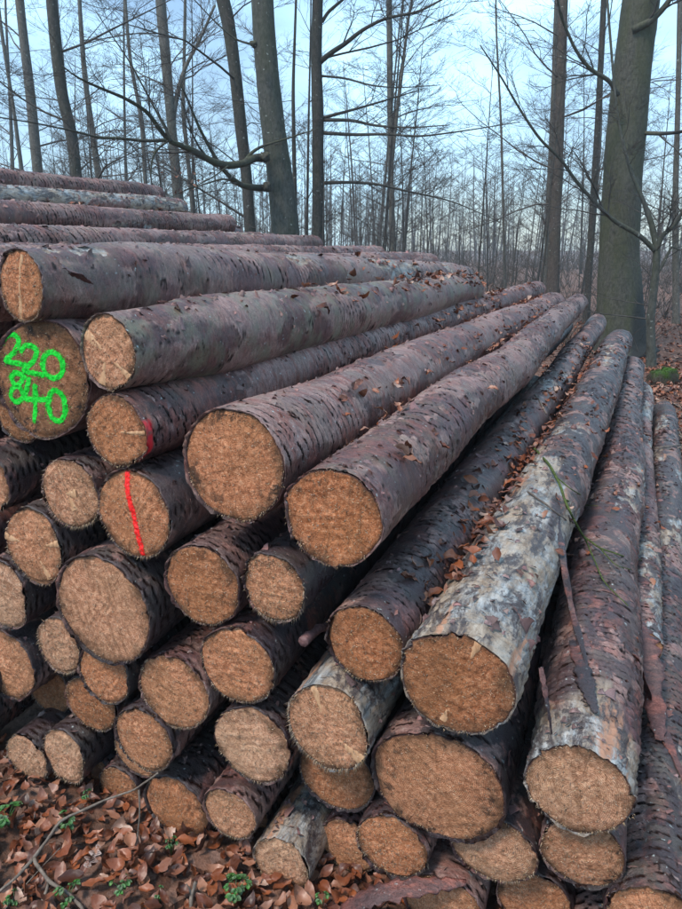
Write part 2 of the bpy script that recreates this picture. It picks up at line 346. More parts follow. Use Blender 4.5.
Lg('A6', -.607, 1.187, .124, .125, end=(578, 303, 8.7), rm=.118, re=.108, label='long straight centre log with a round orange cut end and evenly flaked bark', tone=.0, red=.5, algae=.35, hi=1, g=G1, rows=1.25)
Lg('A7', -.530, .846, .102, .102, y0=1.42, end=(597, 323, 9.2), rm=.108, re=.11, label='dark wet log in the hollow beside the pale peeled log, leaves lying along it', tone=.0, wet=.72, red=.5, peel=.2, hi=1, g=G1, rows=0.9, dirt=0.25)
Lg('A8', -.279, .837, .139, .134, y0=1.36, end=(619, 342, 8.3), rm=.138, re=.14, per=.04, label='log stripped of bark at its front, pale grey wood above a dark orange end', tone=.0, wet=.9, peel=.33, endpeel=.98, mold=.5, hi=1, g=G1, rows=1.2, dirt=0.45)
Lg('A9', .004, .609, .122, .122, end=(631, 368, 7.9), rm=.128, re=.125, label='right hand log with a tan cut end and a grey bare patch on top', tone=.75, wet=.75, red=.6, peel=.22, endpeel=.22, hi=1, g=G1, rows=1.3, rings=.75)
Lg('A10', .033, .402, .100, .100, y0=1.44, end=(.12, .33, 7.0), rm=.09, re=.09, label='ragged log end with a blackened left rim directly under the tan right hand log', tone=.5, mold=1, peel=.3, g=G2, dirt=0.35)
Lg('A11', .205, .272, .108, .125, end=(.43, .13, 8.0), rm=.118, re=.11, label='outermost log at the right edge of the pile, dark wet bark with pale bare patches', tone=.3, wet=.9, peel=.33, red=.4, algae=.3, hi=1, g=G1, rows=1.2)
Lg('C1', .165, .462, .066, .066, y0=2.35, end=(.20, .34, 8.0), rm=.074, re=.09, label='thin half peeled log squeezed between the two rightmost long logs', tone=.6, peel=.5, wet=.4, hi=1, g=G1)
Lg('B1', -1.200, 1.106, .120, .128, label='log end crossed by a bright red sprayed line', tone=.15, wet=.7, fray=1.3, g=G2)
Lg('B2', -1.432, 1.131, .105, .104, label='fuzzy pale ringed log end with a light knot, left of the red line', tone=.6, fray=2, mold=.5, g=G2)
Lg('B3', -1.593, .939, .105, .128, label='elongated log end with pale notches on both sides, under the fuzzy ringed one', tone=0.35, fray=1.2, g=G2)
Lg('B4', -1.790, 1.118, .115, .105, label='log end cut by the left photo edge, level with the fuzzy ringed end', tone=.5, fray=1.5, g=G2)
Lg('B5', -1.755, .745, .108, .120, label='pale tan log end at the left edge, below the pale notched end', tone=0.95, g=G2, rings=.75)
Lg('B6', -1.813, .465, .128, .135, label='orange tan log end at the left edge, the lower of two under each other', tone=.35, g=G2)
Lg('B7', -1.323, .795, .166, .172, y0=1.37, label='largest cut end in the left half, pink tan oval below the red line', tone=.6, mold=.3, g=G2, fray=.3, rings=.75)
Lg('B8', -1.553, .603, .085, .100, label='small pinkish log end with a frayed lower rim, lower left of the largest oval end', tone=0.8, fray=1.8, g=G2, dirt=0.2)
Lg('B9', -1.379, .549, .094, .105, label='small brown log end touching the lower rim of the largest oval end', tone=.15, mold=.5, g=G2)
Lg('B10', -1.478, .394, .104, .100, y0=1.43, label='dark brown log end tucked under the small brown one in the left half', tone=.0, mold=.6, g=G2, dirt=0.5)
Lg('B11', -.996, .925, .118, .117, label='round orange log end with a dark upper rim, right of the largest oval end', tone=.05, mold=.6, wet=.5, g=G2, dirt=0.2)
Lg('B12', -.777, .961, .090, .096, end=(-.68, .985, 8.1), label='fringed log end just below the long straight centre log', tone=.35, fray=2, mold=.7, red=.8, g=G2)
Lg('B13', -.891, .710, .114, .113, label='tan striped log end with a purple bark collar, in the middle of the pile front', tone=0.2, red=.9, fray=1, g=G2)
Lg('B14', -1.118, .560, .123, .122, label='coarse ringed log end left of the tan striped one, bark loose on its top', tone=0.3, fray=1.2, wet=.4, g=G2)
Lg('B15', -1.232, .372, .105, .106, y0=1.37, label='orange log end with blackened lower right rim, under the coarse ringed end', tone=.25, mold=.8, g=G2, rings=.75)
Lg('B16', -.858, .458, .123, .123, label='speckled tan log end under the tan striped one', tone=0.9, red=.9, fray=1, mold=.4, g=G2)
Lg('B17', -1.331, .229, .096, .100, y0=1.45, label='plain brown log end half behind the orange one with the blackened rim', tone=.4, g=G2)
Lg('B18', -.612, .607, .122, .132, y0=1.38, end=(-.52, .70, 8.0), label='star shaped ragged log end with thick fibres hanging down its left side', tone=.55, fray=3, mold=.6, peel=.3, endpeel=.2, g=G2)
Lg('B19', -.324, .490, .176, .158, label='largest cut end of all, broad smooth ringed oval at the lower centre', tone=.35, mold=.8, red=.6, fray=.2, g=G2, rings=1)
Lg('B20', -.630, .369, .114, .112, y0=1.46, label='brown log end with a small hollow at its pith, left of the largest cut end', tone=.1, mold=.2, g=G2, dirt=0.25)
Lg('B21', -1.156, .113, .117, .112, label='orange brown log end just above the leaves, behind the bare grey twig', tone=.05, fray=.6, g=G2)
Lg('B22', -.949, .178, .090, .086, label='small log end with torn bark on top, low beside the orange brown end', tone=.5, fray=.8, wet=.6, g=G2)
Lg('B23', -1.762, .113, .090, .095, label='leftmost of two small grey tan log ends touching the leaf litter', tone=0.8, fray=1.6, g=G2)
Lg('B24', -1.603, .163, .086, .105, label='right one of two small grey tan log ends touching the leaf litter', tone=.85, fray=1.4, mold=.3, g=G2)
Lg('B25', -.773, .074, .098, .091, label='pale log end with its bark gone, resting low among leaves and herbs', tone=.85, endpeel=.6, peel=.3, fray=1.4, g=G2)
Lg('B26', -.443, .247, .100, .100, label='frayed orange log end directly below the left half of the largest cut end', tone=0.1, fray=1.8, g=G2)
Lg('B27', -.177, .316, .110, .098, y0=1.43, label='pale fringed log end below the right half of the largest cut end', tone=.75, fray=1.2, g=G2, rings=.75)
Lg('B28', -1.435, .035, .088, .085, y0=1.47, label='log end half buried in dead leaves left of the grey twig', tone=.15, red=.5, g=G2, dirt=0.3)
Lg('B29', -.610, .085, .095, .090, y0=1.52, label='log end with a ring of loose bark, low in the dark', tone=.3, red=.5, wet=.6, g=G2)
Lg('B31', -1.790, .285, .100, .100, y0=1.55, label='dark log end in the shadowed gap at the left edge above the two small ends', tone=.1, mold=.7, g=G2, dirt=0.6)
Lg('B32', -1.610, -.005, .085, .080, y0=1.52, label='brown log end mostly sunk in leaves under the two small ends', tone=.5, g=G2)
Lg('B33', -1.000, .005, .085, .075, y0=1.55, label='brown log end barely showing under the orange brown end above the leaves', tone=.3, g=G2)
Lg('D3', -.300, .090, .110, .100, y0=1.42, label='purple barked log low under the pale fringed end, cut by the bottom photo edge', tone=.3, red=.6, wet=.5, g=G2)
Lg('D4', -.070, .120, .100, .095, y0=1.50, label='log low behind the gap between pale fringed end and ragged blackened end', tone=.2, wet=.7, g=G2)
Lg('D5', .120, .085, .095, .090, y0=1.50, label='lowest log beneath the ragged blackened end at the right', tone=.2, wet=.5, g=G2)
Lg('B35', -1.640, .335, .090, .090, y0=1.8, label='added log end set far back to block light above two small grey tan ends', tone=.1, mold=.7, wet=1, g=G2)  # extra recessed log, added to keep light from above off the lower bark
Lg('B34', -1.690, 1.320, .090, .090, y0=1.5, label='dark log end beside and behind the green numbered log', tone=.1, mold=.8, g=G2, dirt=0.8)

def shape(k, d):
    rnd = random.Random(k); sd = sum(ord(c) * (i + 3) for i, c in enumerate(k)) % 997
    d['seed'] = sd
    y0 = d['y0'] + (rnd.uniform(-.012, .012) if not d.get('hi') else 0)
    e = d['end']
    if e is None: e = (d['x'] + rnd.uniform(-.02, .02), d['z'] + rnd.uniform(-.01, .01), rnd.uniform(6.6, 7.9)); E = Vector((e[0], e[2], e[1]))
    elif e[0] > 5: E = at_y(*e)
    else: E = Vector((e[0], e[2], e[1]))
    S = Vector((d['x'], y0, d['z'])); D = E - S; d['S'] = S; d['E'] = E; d['L'] = D.length; d['q'] = D.to_track_quat('Y', 'Z')
    # keep local z pointing up
    yv = D.normalized(); xv = yv.cross(Vector((0, 0, 1))).normalized(); zv = xv.cross(yv)
    d['M'] = Matrix(((xv.x, yv.x, zv.x), (xv.y, yv.y, zv.y), (xv.z, yv.z, zv.z))).to_4x4(); d['M'].translation = S
    r0 = (d['rx'] * d['rz']) ** .5
    d['r0'] = r0; d['rm'] = d['rm'] or r0 * .98; d['re'] = d['re'] or r0 * .92
for k, d in FACED.items(): shape(k, d)

def radius(d, th, y):
    """radius of a log at angle th (0 = +x, 90 = up) and distance y along it, large shape only"""
    r0, rm, re, Ln = d['r0'], d['rm'], d['re'], d['L']
    rr = r0 + (rm - r0) * sstep(0, .55, y) + (re - rm) * sstep(1.0, Ln, y)
    ell = np.sqrt((d['rx'] * np.cos(th)) ** 2 + (d['rz'] * np.sin(th)) ** 2) / np.sqrt((d['rx'] ** 2 + d['rz'] ** 2) / 2)
    w = 1 - sstep(0, .8, y) * .8
    rr = rr * (1 + (ell - 1) * w)
    P = np.stack([np.cos(th) * 1.1, y * 1.3, np.sin(th) * 1.1], -1)
    big = fbm(P + d['seed'] * 1.7, 2, d['seed']); P2 = np.stack([np.cos(th) * 2.6, y * 4, np.sin(th) * 2.6], -1)
    return rr * (1 + .065 * big + .022 * vnoise(P2 + d['seed'], d['seed'] + 3))
def axis_off(d, y):
    s = d['seed']; w = sstep(.2, 1.5, y) * (1 - sstep(d['L'] - .6, d['L'], y))
    P = np.stack([y * .8 + s, 0 * y, 0 * y], -1); return .022 * w * vnoise(P, 5), .016 * w * vnoise(P, 8)

def bark_mesh(d, hi):
    s = d['seed']; Ln = d['L']; r = d['r0']
    st = .0038 if hi else .0075
    nth = int(2 * np.pi * r / (.0085 if hi else .0105))
    ys = [0.0]; D0 = math.hypot(d['S'].x, d['S'].y)
    while ys[-1] < Ln:
        y = ys[-1]; dist = math.hypot(d['S'].x, d['S'].y + y)
        g = st * (dist / D0) ** (1.25 if hi else 2.2); ys.append(y + max(g, st))
    ys[-1] = Ln; ys = np.array(ys); ny = len(ys)
    th = np.linspace(0, 2 * np.pi, nth, endpoint=False)
    if hi: th = th - .42 * np.sin(th - R(95))          # finer where it is seen
    TH, YY = np.meshgrid(th, ys)
    rad = radius(d, TH, YY); c, sn = np.cos(TH), np.sin(TH)
    P = np.stack([c * r, YY, sn * r], -1) + s * 3.1
    amp = 1.0 if hi else .8
    mid = fbm(P * 26, 3, s + 2); fine = fbm(P * np.array([80, 150, 80]), 2, s + 4)
    zn = fbm(P * np.array([9, 3.2, 9]), 4, s + 31) + .10 * fbm(P * np.array([55, 55, 55]), 2, s + 33)
    plate = sstep(-.03, .02, zn + .05)                 # outer bark still on, sharp edges
    plate2 = sstep(.20, .25, fbm(P * np.array([7, 4, 7]), 4, s + 35) + .08 * fine)
    rad = rad + amp * (.0016 * mid + .0008 * fine + .0024 * plate + .0012 * plate2)
    # rows of short cross cracks with a lifted lip, running along the log in bands
    rows = d.get('rows', 1.0); crack = np.zeros_like(rad)
    ns = max(5, int(round(2 * np.pi * r / .070)))
    wob = fbm(P * np.array([6, 9, 6]), 2, s + 6)
    sc = TH / (2 * np.pi) * ns + .55 * wob; sid = np.floor(sc); sf = sc - sid; sid = np.mod(sid, ns)
    ofs = vnoise(np.stack([sid * 7.7, 0 * sid, 0 * sid + s], -1), 3) * 3
    per = d.get('per', .031) * (1 + .30 * vnoise(np.stack([sid * 3.3 + .5, 0 * sid, 0 * sid + s], -1), 12))
    skew = (sf - .5) * .55 + .22 * vnoise(P * np.array([22, 10, 22]), s + 9) + .5 * vnoise(P * 4, s + 10)
    ph = YY / per + ofs + skew; fr = ph - np.floor(ph); cid = np.floor(ph)
    on = vnoise(np.stack([sid * 1.37 + .5, cid * 1.91 + .5, 0 * sid + s], -1), 21)          # each crack is there or not
    zone = sstep(-.16, .10, fbm(P * np.array([5.5, 1.9, 5.5]), 3, s + 11) + .42 * (rows - .85))
    m = sstep(-.34, -.22, on) * zone * sstep(.02, .12, sf - .22 * on) * sstep(.98, .88, sf + .18 * vnoise(np.stack([cid * 2.7 + .5, sid + .5, 0 * sid], -1), 22))
    lip = np.where(fr > .14, ((fr - .14) / .86) ** 2.0, 0)
    rad = rad + .0062 * amp * m * lip * rows - .0042 * m * (fr <= .14)
    crack = m * np.clip(sstep(.29, .19, fr) + sstep(.96, 1.0, fr) * .7, 0, 1)
    crack = np.maximum(crack, .7 * sstep(.022, .004, np.abs(zn + .05)) * sstep(-.2, .2, mid))
    # stripped patches
    pn = fbm(P * np.array([6.5, 1.9, 6.5]), 4, s + 15) + .22 * fbm(P * np.array([40, 30, 40]), 2, s + 16)
    pk = d.get('peel', 0.0)
    peel = sstep(.02, .07, pn - (.62 - 1.15 * pk)) if pk > 0 else 0 * rad
    ep = d.get('endpeel', 0.0)
    if ep: peel = np.maximum(peel, sstep(.05, -.02, YY - ep * (1 + 1.1 * fbm(P * np.array([9, 2.5, 9]), 3, s + 18)) - .5 * ep * (sn < -9)))
    rad = rad - .0055 * peel; crack = crack * (1 - peel * .85)
    rad = rad + .0030 * sstep(.05, .5, peel) * sstep(.95, .5, peel)
    # ragged front rim
    jag = .0095 * fbm(np.stack([np.cos(th) * 14, np.sin(th) * 14, 0 * th + s], -1), 3, s + 20)
    tx, tz = d.get('tilt', (0, 0)); rr0 = rad[0]
    ax, az = axis_off(d, ys)
    X = c * rad + ax[:, None]; Z = sn * rad + az[:, None]
    fade = np.exp(-YY / .05)
    Yv = YY + fade * (jag[None, :] - .004) + np.exp(-YY / .12) * (X * tx + Z * tz)
    V = np.stack([X, Yv, Z], -1).reshape(-1, 3)
    spray = 0 * rad
    if d.get('spraymark'):
        a0 = R(-18); dth = np.abs(np.mod(TH - a0 + np.pi, 2 * np.pi) - np.pi); yy = .012 + .012 * fbm(P * 30, 2, 3)
        spray = sstep(.016, .006, np.abs(YY - yy)) * sstep(.75, .6, dth) * sstep(-.5, .0, fbm(P * 60, 2, 9) + .2)
    # inner lip: bark thickness turned in to meet the sawn face
    n0 = len(V); rin = rr0 * .965 - .002; V2 = np.stack([c[0] * rin, jag * .3 + .006 + (c[0] * rin) * tx + (sn[0] * rin) * tz, sn[0] * rin], -1)
    V = np.vstack([V, V2])
    i = np.arange(ny - 1)[:, None] * nth; j = np.arange(nth)[None, :]; j2 = (j + 1) % nth
    Q = np.stack([i + j, i + nth + j, i + nth + j2, i + j2], -1).reshape(-1, 4)
    j = np.arange(nth); j2 = (j + 1) % nth; Q2 = np.stack([n0 + j, j, j2, n0 + j2], -1)
    at = {'peel': np.concatenate([peel.ravel(), peel[0] * 0]), 'crack': np.concatenate([crack.ravel(), 0 * th + .6]), 'spray': np.concatenate([spray.ravel(), spray[0]]), 'plate': np.concatenate([plate.ravel(), plate[0]]), 'plate2': np.concatenate([plate2.ravel(), plate2[0]])}
    d['rim'] = (th, rr0)
    return mesh_np('bark', V, np.vstack([Q, Q2]), BARK, True, at)

def face_h(d, X, Z):
    """how far the sawn face stands in or out at (X, Z)"""
    s = d['seed']; th, rr0 = d['rim']; FF = np.hypot(X, Z) / d['r0']
    P = np.stack([X, 0 * X, Z], -1) + s
    sawd = s * 1.9; u = X * math.cos(sawd) + Z * math.sin(sawd)
    scr = vnoise(np.stack([u * 150, (-X * math.sin(sawd) + Z * math.cos(sawd)) * 6, 0 * u + s], -1), 7)
    tx, tz = d.get('tilt', (0, 0)); dy = -.002 + .0028 * fbm(P * 45, 3, s) + .0012 * vnoise(P * 170, s + 1) + .0010 * scr + .010 * vnoise(P * 7, s + 2) * FF
    return dy - .004 * (1 - np.clip(FF, 0, 1) ** 2) + .004 * sstep(.92, 1, FF) + X * tx + Z * tz
def face_mesh(d, back=False):
    s = d['seed']; hi = d.get('hi') or d['r0'] > .15
    th, rr0 = d['rim']; nth = len(th)
    if back:
        nr = 3; R0 = radius(d, th, th * 0 + d['L']) * 1.0
    else:
        nr = 34 if d['y0'] < 2 else 6; R0 = rr0 * .975
    f = np.linspace(0, 1, nr + 1)[1:]
    pith = d['r0'] * .18 * np.array([math.sin(s * 1.3), math.cos(s * 2.1)])
    TH, FF = np.meshgrid(th, f); RR = FF * R0[None, :]
    X = np.cos(TH) * RR; Z = np.sin(TH) * RR
    dy = d['L'] + .004 * vnoise(np.stack([X, 0 * X, Z], -1) * 45, s) if back else face_h(d, X, Z)
    V = np.vstack([np.stack([X, dy, Z], -1).reshape(-1, 3), [[0, float(dy[0].mean()), 0]]])
    i = np.arange(nr - 1)[:, None] * nth; j = np.arange(nth)[None, :]; j2 = (j + 1) % nth
    Q = np.stack([i + j, i + nth + j, i + nth + j2, i + j2], -1).reshape(-1, 4)
    c0 = nr * nth; j = np.arange(nth); T = np.stack([0 * j + c0, j, (j + 1) % nth], -1)
    if back: Q = Q[:, ::-1]; T = T[:, ::-1]
    rad = np.hypot(X - pith[0], Z - pith[1]) * (1 + .05 * vnoise(np.stack([np.cos(TH) * 2, np.sin(TH) * 2, 0 * X + s], -1), 4))
    return mesh_np('cut_face', V, [Q, T], FACE, True, {'rad': np.append(rad.ravel(), 0), 'rr': np.append(FF.ravel(), 0)})

def fibres(d, rnd, n):
    """frayed wood fibres standing off the sawn rim and face"""
    b = Buf(); th0, rr0 = d['rim']; gx = np.linspace(-.2, .2, 81); G = face_h(d, *np.meshgrid(gx, gx))
    HF = lambda x, z: G[min(80, max(0, int(round((z + .2) / .005)))), min(80, max(0, int(round((x + .2) / .005))))] - .0005
    for i in range(n):
        if rnd.random() < .36:
            cl = rnd.gauss(0, .35); t = (rnd.uniform(0, 2 * math.pi) if rnd.random() < .5 else -math.pi / 2 + cl * 2.2) % (2 * math.pi)
            r = rr0[int(t / (2 * math.pi) * len(th0)) % len(th0)] * rnd.uniform(.94, .985); l = rnd.uniform(.002, .008) * (.8 + .6 * d.get('fray', .6))
            dr = Vector((math.cos(t) * rnd.uniform(.1, 1.2), -rnd.uniform(.3, 1.2), math.sin(t) * rnd.uniform(.1, 1.1) - rnd.uniform(0, .7))).normalized()
        else:
            t = rnd.uniform(0, 2 * math.pi); r = d['r0'] * .93 * math.sqrt(rnd.random()); l = rnd.uniform(.003, .010)
            dr = Vector((rnd.gauss(0, .8), -rnd.uniform(.02, .35), rnd.gauss(-.2, .8))).normalized()
        x, z = math.cos(t) * r, math.sin(t) * r; p = Vector((x, float(HF(x, z)), z))
        w = rnd.uniform(.0005, .0013); sd = dr.cross(Vector((0, 1, .3))).normalized() * w; up = dr.cross(sd).normalized() * w
        q = p + dr * l + Vector((0, 0, -l * .2))
        b.add([p + sd, p - sd, p + up, q], T=[(0, 1, 3), (1, 2, 3), (2, 0, 3)], a=rnd.random())
    return b.mesh('wood_fibres', M_FIBRE, False)

def flake_mesh(rnd, w, l, curl, name='bark_flake', nu=4, nv=5):
    """an irregular curled plate of bark with thickness; x across, y along, z up, hinged at y = 0"""
    V = []; th = rnd.uniform(.0012, .0028)
    el = [.85 + .2 * math.sin(j * 1.1 + rnd.uniform(-.4, .4)) for j in range(nv + 1)]; er = [.85 + .2 * math.cos(j * .9 + rnd.uniform(-.4, .4)) for j in range(nv + 1)]
    jl = [rnd.uniform(-.16, .16) for _ in range(nu + 1)]
    tw = rnd.uniform(-.5, .5)
    for side in (0, 1):
        for j in range(nv + 1):
            t = j / nv; nar = 1 - .35 * t * t
            for i in range(nu + 1):
                u = i / nu * 2 - 1; x = u * w / 2 * (el[j] if u < 0 else er[j]) * nar
                y = l * (t + jl[i] * t); a = curl * t
                z = l * (.5 * a * t) + abs(u) ** 2 * w * .16 * (1 - t) * -1 + tw * u * w * .3 * t + rnd.uniform(-.0006, .0006)
                yy = y * math.cos(a * .55)
                V.append((x, yy, z - side * th))
    n = (nu + 1) * (nv + 1); Q = []
    for j in range(nv):
        for i in range(nu):
            a = j * (nu + 1) + i; Q.append((a, a + 1, a + nu + 2, a + nu + 1)); Q.append((n + a + nu + 1, n + a + nu + 2, n + a + 1, n + a))
    per = [i for i in range(nu + 1)] + [(j * (nu + 1) + nu) for j in range(1, nv + 1)] + [nv * (nu + 1) + i for i in range(nu - 1, -1, -1)] + [j * (nu + 1) for j in range(nv - 1, 0, -1)]
    for a, b in zip(per, per[1:] + per[:1]): Q.append((b, a, n + a, n + b))
    return np.array(V), np.array(Q)
FR = random.Random(5)
FLAKES = [flake_mesh(FR, FR.uniform(.7, 1.3), FR.uniform(.6, 1.3), FR.uniform(.4, 1.6)) for _ in range(14)]
FL_ME = [mesh_np('bark_flake', V, Q, M_SCALE, False) for V, Q in FLAKES]
def surf(d, a, y, lift=0.0):
    """local point and frame on the bark at angle a, distance y"""
    r = float(radius(d, np.array([a]), np.array([y]))[0]); ax, az = axis_off(d, np.array([y]))
    nrm = Vector((math.cos(a), 0, math.sin(a))); p = nrm * (r + lift) + Vector((float(ax[0]), y, float(az[0])))
    return p, nrm
def frame(p, nrm, yaw, pitch, s):
    yv = Vector((0, 1, 0)); yv = (yv - nrm * yv.dot(nrm)).normalized(); xv = yv.cross(nrm)
    M = Matrix(((xv.x, yv.x, nrm.x), (xv.y, yv.y, nrm.y), (xv.z, yv.z, nrm.z)))
    M = M @ Matrix.Rotation(yaw, 3, 'Z') @ Matrix.Rotation(pitch, 3, 'X')
    M = M @ Matrix.Diagonal(s if hasattr(s, '__len__') else (s, s, s)); M = M.to_4x4(); M.translation = p; return M

for k, d in FACED.items():
    rnd = random.Random(k + 'x')
    hi = bool(d.get('hi'))
    root = thing('log', d['label'], 'log', d['g']); root.matrix_world = d['M']; d['root'] = root
    props = dict(seed=float(d['seed'] % 37) + .37, red=float(d.get('red', .4)), wet=float(d.get('wet', .9 if d['g'] == G2 else .3)), algae=float(d.get('algae', .2)), tone=float(d['tone']), mold=float(d.get('mold', .35)), rings=float(d.get('rings', 0)), dirt=float(d.get('dirt', 0.0)))  # high wet default on stacked ends paints gap shade into their bark
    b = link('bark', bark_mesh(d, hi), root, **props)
    d['face'] = link('cut_face', face_mesh(d), root, **props)
    link('cut_face', face_mesh(d, True), root, **props)
    link('wood_fibres', fibres(d, rnd, int(150 * d.get('fray', .6)) + (330 if d['y0'] < 1.6 else 30)), root, 'stuff')
    if hi or d['y0'] < 2:
        # small lifted scales, joined
        sb = Buf(); n = 230 if hi else 22
        for i in range(n):
            y = rnd.random() ** 1.5 * min(d['L'] - .2, 5.5) + .03 if hi else rnd.uniform(.01, .25)
            a = R(rnd.gauss(95, 48)); p, nr = surf(d, a, y, .001)
            V, Q = rnd.choice(FLAKES); w = rnd.uniform(.006, .014) * (1 + y * .10)
            M = frame(p, nr, rnd.gauss(math.pi if rnd.random() < .6 else 0, .7), R(rnd.uniform(0, 12)), (w * rnd.uniform(1.2, 2.4), w, w * .7))
            Mn = np.array(M); sb.add(V @ Mn[:3, :3].T + Mn[:3, 3], Q=Q, a=rnd.random())
        link('bark_scales', sb.mesh('bark_scales', M_SCALE, False), root, 'stuff')
        # larger loose flakes, one by one
        for i in range(20 if hi else 1):
            y = rnd.random() ** 1.3 * 2.6 + .06 if hi else rnd.uniform(.02, .12)
            a = R(rnd.gauss(95, 38)); p, nr = surf(d, a, y, .002); w = rnd.uniform(.014, .034)
            o = link('bark_flake', rnd.choice(FL_ME), root)
            o.matrix_local = frame(p, nr, rnd.gauss(0, 1.3), R(rnd.uniform(-2, 7)), (w, w * rnd.uniform(.8, 1.9), w * .55))

# short branch stubs and knots on the long logs
for k, d in FACED.items():
    if not d.get('hi'): continue
    rk = random.Random(k + 'knot')
    for i in range(5):
        y = rk.uniform(.25, 4.5); a = R(rk.gauss(100, 45)); p, nr = surf(d, a, y); kb = Buf(); l = rk.uniform(.004, .02); r = rk.uniform(.006, .012); n = Vector((nr.x, rk.uniform(.2, .7), nr.z)).normalized()
        kb.tube([tuple(p - n * .012), tuple(p), tuple(p + n * l * .6), tuple(p + n * l)], [r * 1.9, r * 1.5, r * .95, r * .7], 9, rk.random()); link('branch_stub', kb.mesh('branch_stub', M_SCALE), d['root'])

# pale torn wedges on cut faces
def wedge(k, ang, r0, r1, w, lift=.0016):
    w = w * 1.25
    d = FACED[k]; b = Buf(); tx, tz = d.get('tilt', (0, 0)); c, s = math.cos(R(ang)), math.sin(R(ang)); R_ = d['r0']; V = []
    rw = random.Random(k + str(ang)); n = 7
    for j in range(n + 1):
        t = j / n; r = (r0 + (r1 - r0) * t) * R_; hw = w * R_ * (.25 + .75 * t ** .8) * rw.uniform(.8, 1.15)
        for u, up in ((-1, 0), (-.45, 1), (.4, 1), (1, 0)):
            x = c * r - s * hw * u + rw.uniform(-.0015, .0015); z = s * r + c * hw * u + rw.uniform(-.0015, .0015)
            V.append((x, float(face_h(d, np.array([x]), np.array([z]))[0]) - up * lift * (.4 + .6 * t) * rw.uniform(.7, 1.2) + (1 - up) * .004, z))
    Q = [(j * 4 + i, j * 4 + i + 1, j * 4 + i + 5, j * 4 + i + 4) for j in range(n) for i in range(3)]
    b.add(V, Q=Q); link('torn_splinter', b.mesh('torn_splinter', M_SPLIN, False), d['face'])
for a in [('A1', 80, -.1, .9, .08), ('A1', -98, -.1, .97, .12), ('A3', 145, .2, .95, .20), ('A3', -110, .25, .92, .18), ('A3', -42, .35, .92, .16),
          ('A4', 2, .2, .92, .08), ('B2', 8, -.1, .3, .2), ('B2', -70, .1, .5, .14), ('B3', 168, .45, .93, .16), ('B3', 15, .5, .92, .14), ('B3', -62, .4, .95, .13), ('A8', 70, .62, .93, .09), ('A8', -105, .55, .8, .09),
          ('B18', 110, .4, .95, .12), ('B18', -35, .4, .92, .18)]:
    wedge(*a)

# sprayed strokes lying on the cut faces
def stroke(k, pts, w, mat, name, label, buf=None):
    """pts: (u, v) in face radii; a flat band of paint following the fibres of the face"""
    d = FACED[k]; tx, tz = d.get('tilt', (0, 0)); rr = d['r0']
    P = []
    for (a, b), (c, e) in zip(pts, pts[1:]):
        n = max(2, int(math.hypot(c - a, e - b) * 26))
        P += [(a + (c - a) * i / n, b + (e - b) * i / n) for i in range(n)]
    P.append(pts[-1]); P = np.array(P) * rr; n = len(P)
    for _ in range(2): P[1:-1] = (P[:-2] + 2 * P[1:-1] + P[2:]) / 4
    st = .0014; lo = P.min(0) - 2.4 * w; hi_ = P.max(0) + 2.4 * w; xs = np.arange(lo[0], hi_[0], st); zs = np.arange(lo[1], hi_[1], st); X, Z = np.meshgrid(xs, zs)
    D = np.full(X.shape, 9.0)
    for a, b in zip(P[:-1], P[1:]):
        ab = b - a; t = np.clip(((X - a[0]) * ab[0] + (Z - a[1]) * ab[1]) / (ab @ ab + 1e-12), 0, 1); D = np.minimum(D, np.hypot(X - a[0] - t * ab[0], Z - a[1] - t * ab[1]))
    Q3 = np.stack([X, 0 * X, Z], -1); nz = fbm(Q3 * 260, 2, 3); grain = vnoise(Q3 * 420, 8)
    H = face_h(d, X, Z) - .0009 - .0006 * np.clip(1 - D / w, 0, 1)
    keep = (D < w * (.95 + .14 * nz)) & (grain > -.72); sp = np.random.RandomState(len(name)).rand(*X.shape); keep |= (D < w * 2.3) & (sp < .16 * np.exp(-(D / w - 1) * 2.2))
    keep &= np.hypot(X, Z) < rr * .97
    V = np.stack([X, H, Z], -1).reshape(-1, 3); nx = len(xs); jj, ii = np.nonzero(keep[:-1, :-1]); a = jj * nx + ii; Q = np.stack([a, a + 1, a + nx + 1, a + nx], -1)
    us, inv = np.unique(Q, return_inverse=True); V = V[us]; Q = inv.reshape(Q.shape)
    b = Buf(); b.add(V, Q=Q); o = link(name, b.mesh(name, mat, True), d['face']); o['label'] = label
def ring(cx, cy, rx, ry, a0=100, n=16): return [(cx + rx * math.cos(R(a0 + 360 * i / n)), cy + ry * math.sin(R(a0 + 360 * i / n))) for i in range(n + 1)]
GW = .0078
def two(x, y, w, h): return [(x, y + h * .78), (x + w * .25, y + h), (x + w * .7, y + h * .98), (x + w * .9, y + h * .75), (x + w * .65, y + h * .42), (x, y + h * .05), (x + w * .5, y), (x + w * 1.1, y - h * .06)]
for nm, pts in (('digit_two', two(-.74, .28, .40, .50)), ('digit_two', two(-.36, .12, .38, .48)), ('digit_zero', ring(.27, .27, .21, .23)),
                ('digit_eight', [(-.36, .06), (-.50, .12), (-.64, .03), (-.60, -.10), (-.42, -.15), (-.38, -.33), (-.54, -.44), (-.69, -.35), (-.62, -.18), (-.42, -.08), (-.34, .04)]),
                ('digit_four', [(-.24, .00), (-.36, -.36), (.14, -.34)]), ('digit_four', [(-.12, -.12), (-.14, -.45), (-.18, -.72)]), ('digit_zero', ring(.29, -.44, .17, .28))):
    stroke('A2', pts, GW, M_GREEN, nm, 'bright green sprayed ' + nm.replace('_', ' '))
stroke('B1', [(-.12, .99), (-.09, .5), (.03, 0), (.12, -.5), (.20, -.97)], .0085, M_RED, 'red_spray_line', 'bright red sprayed line')

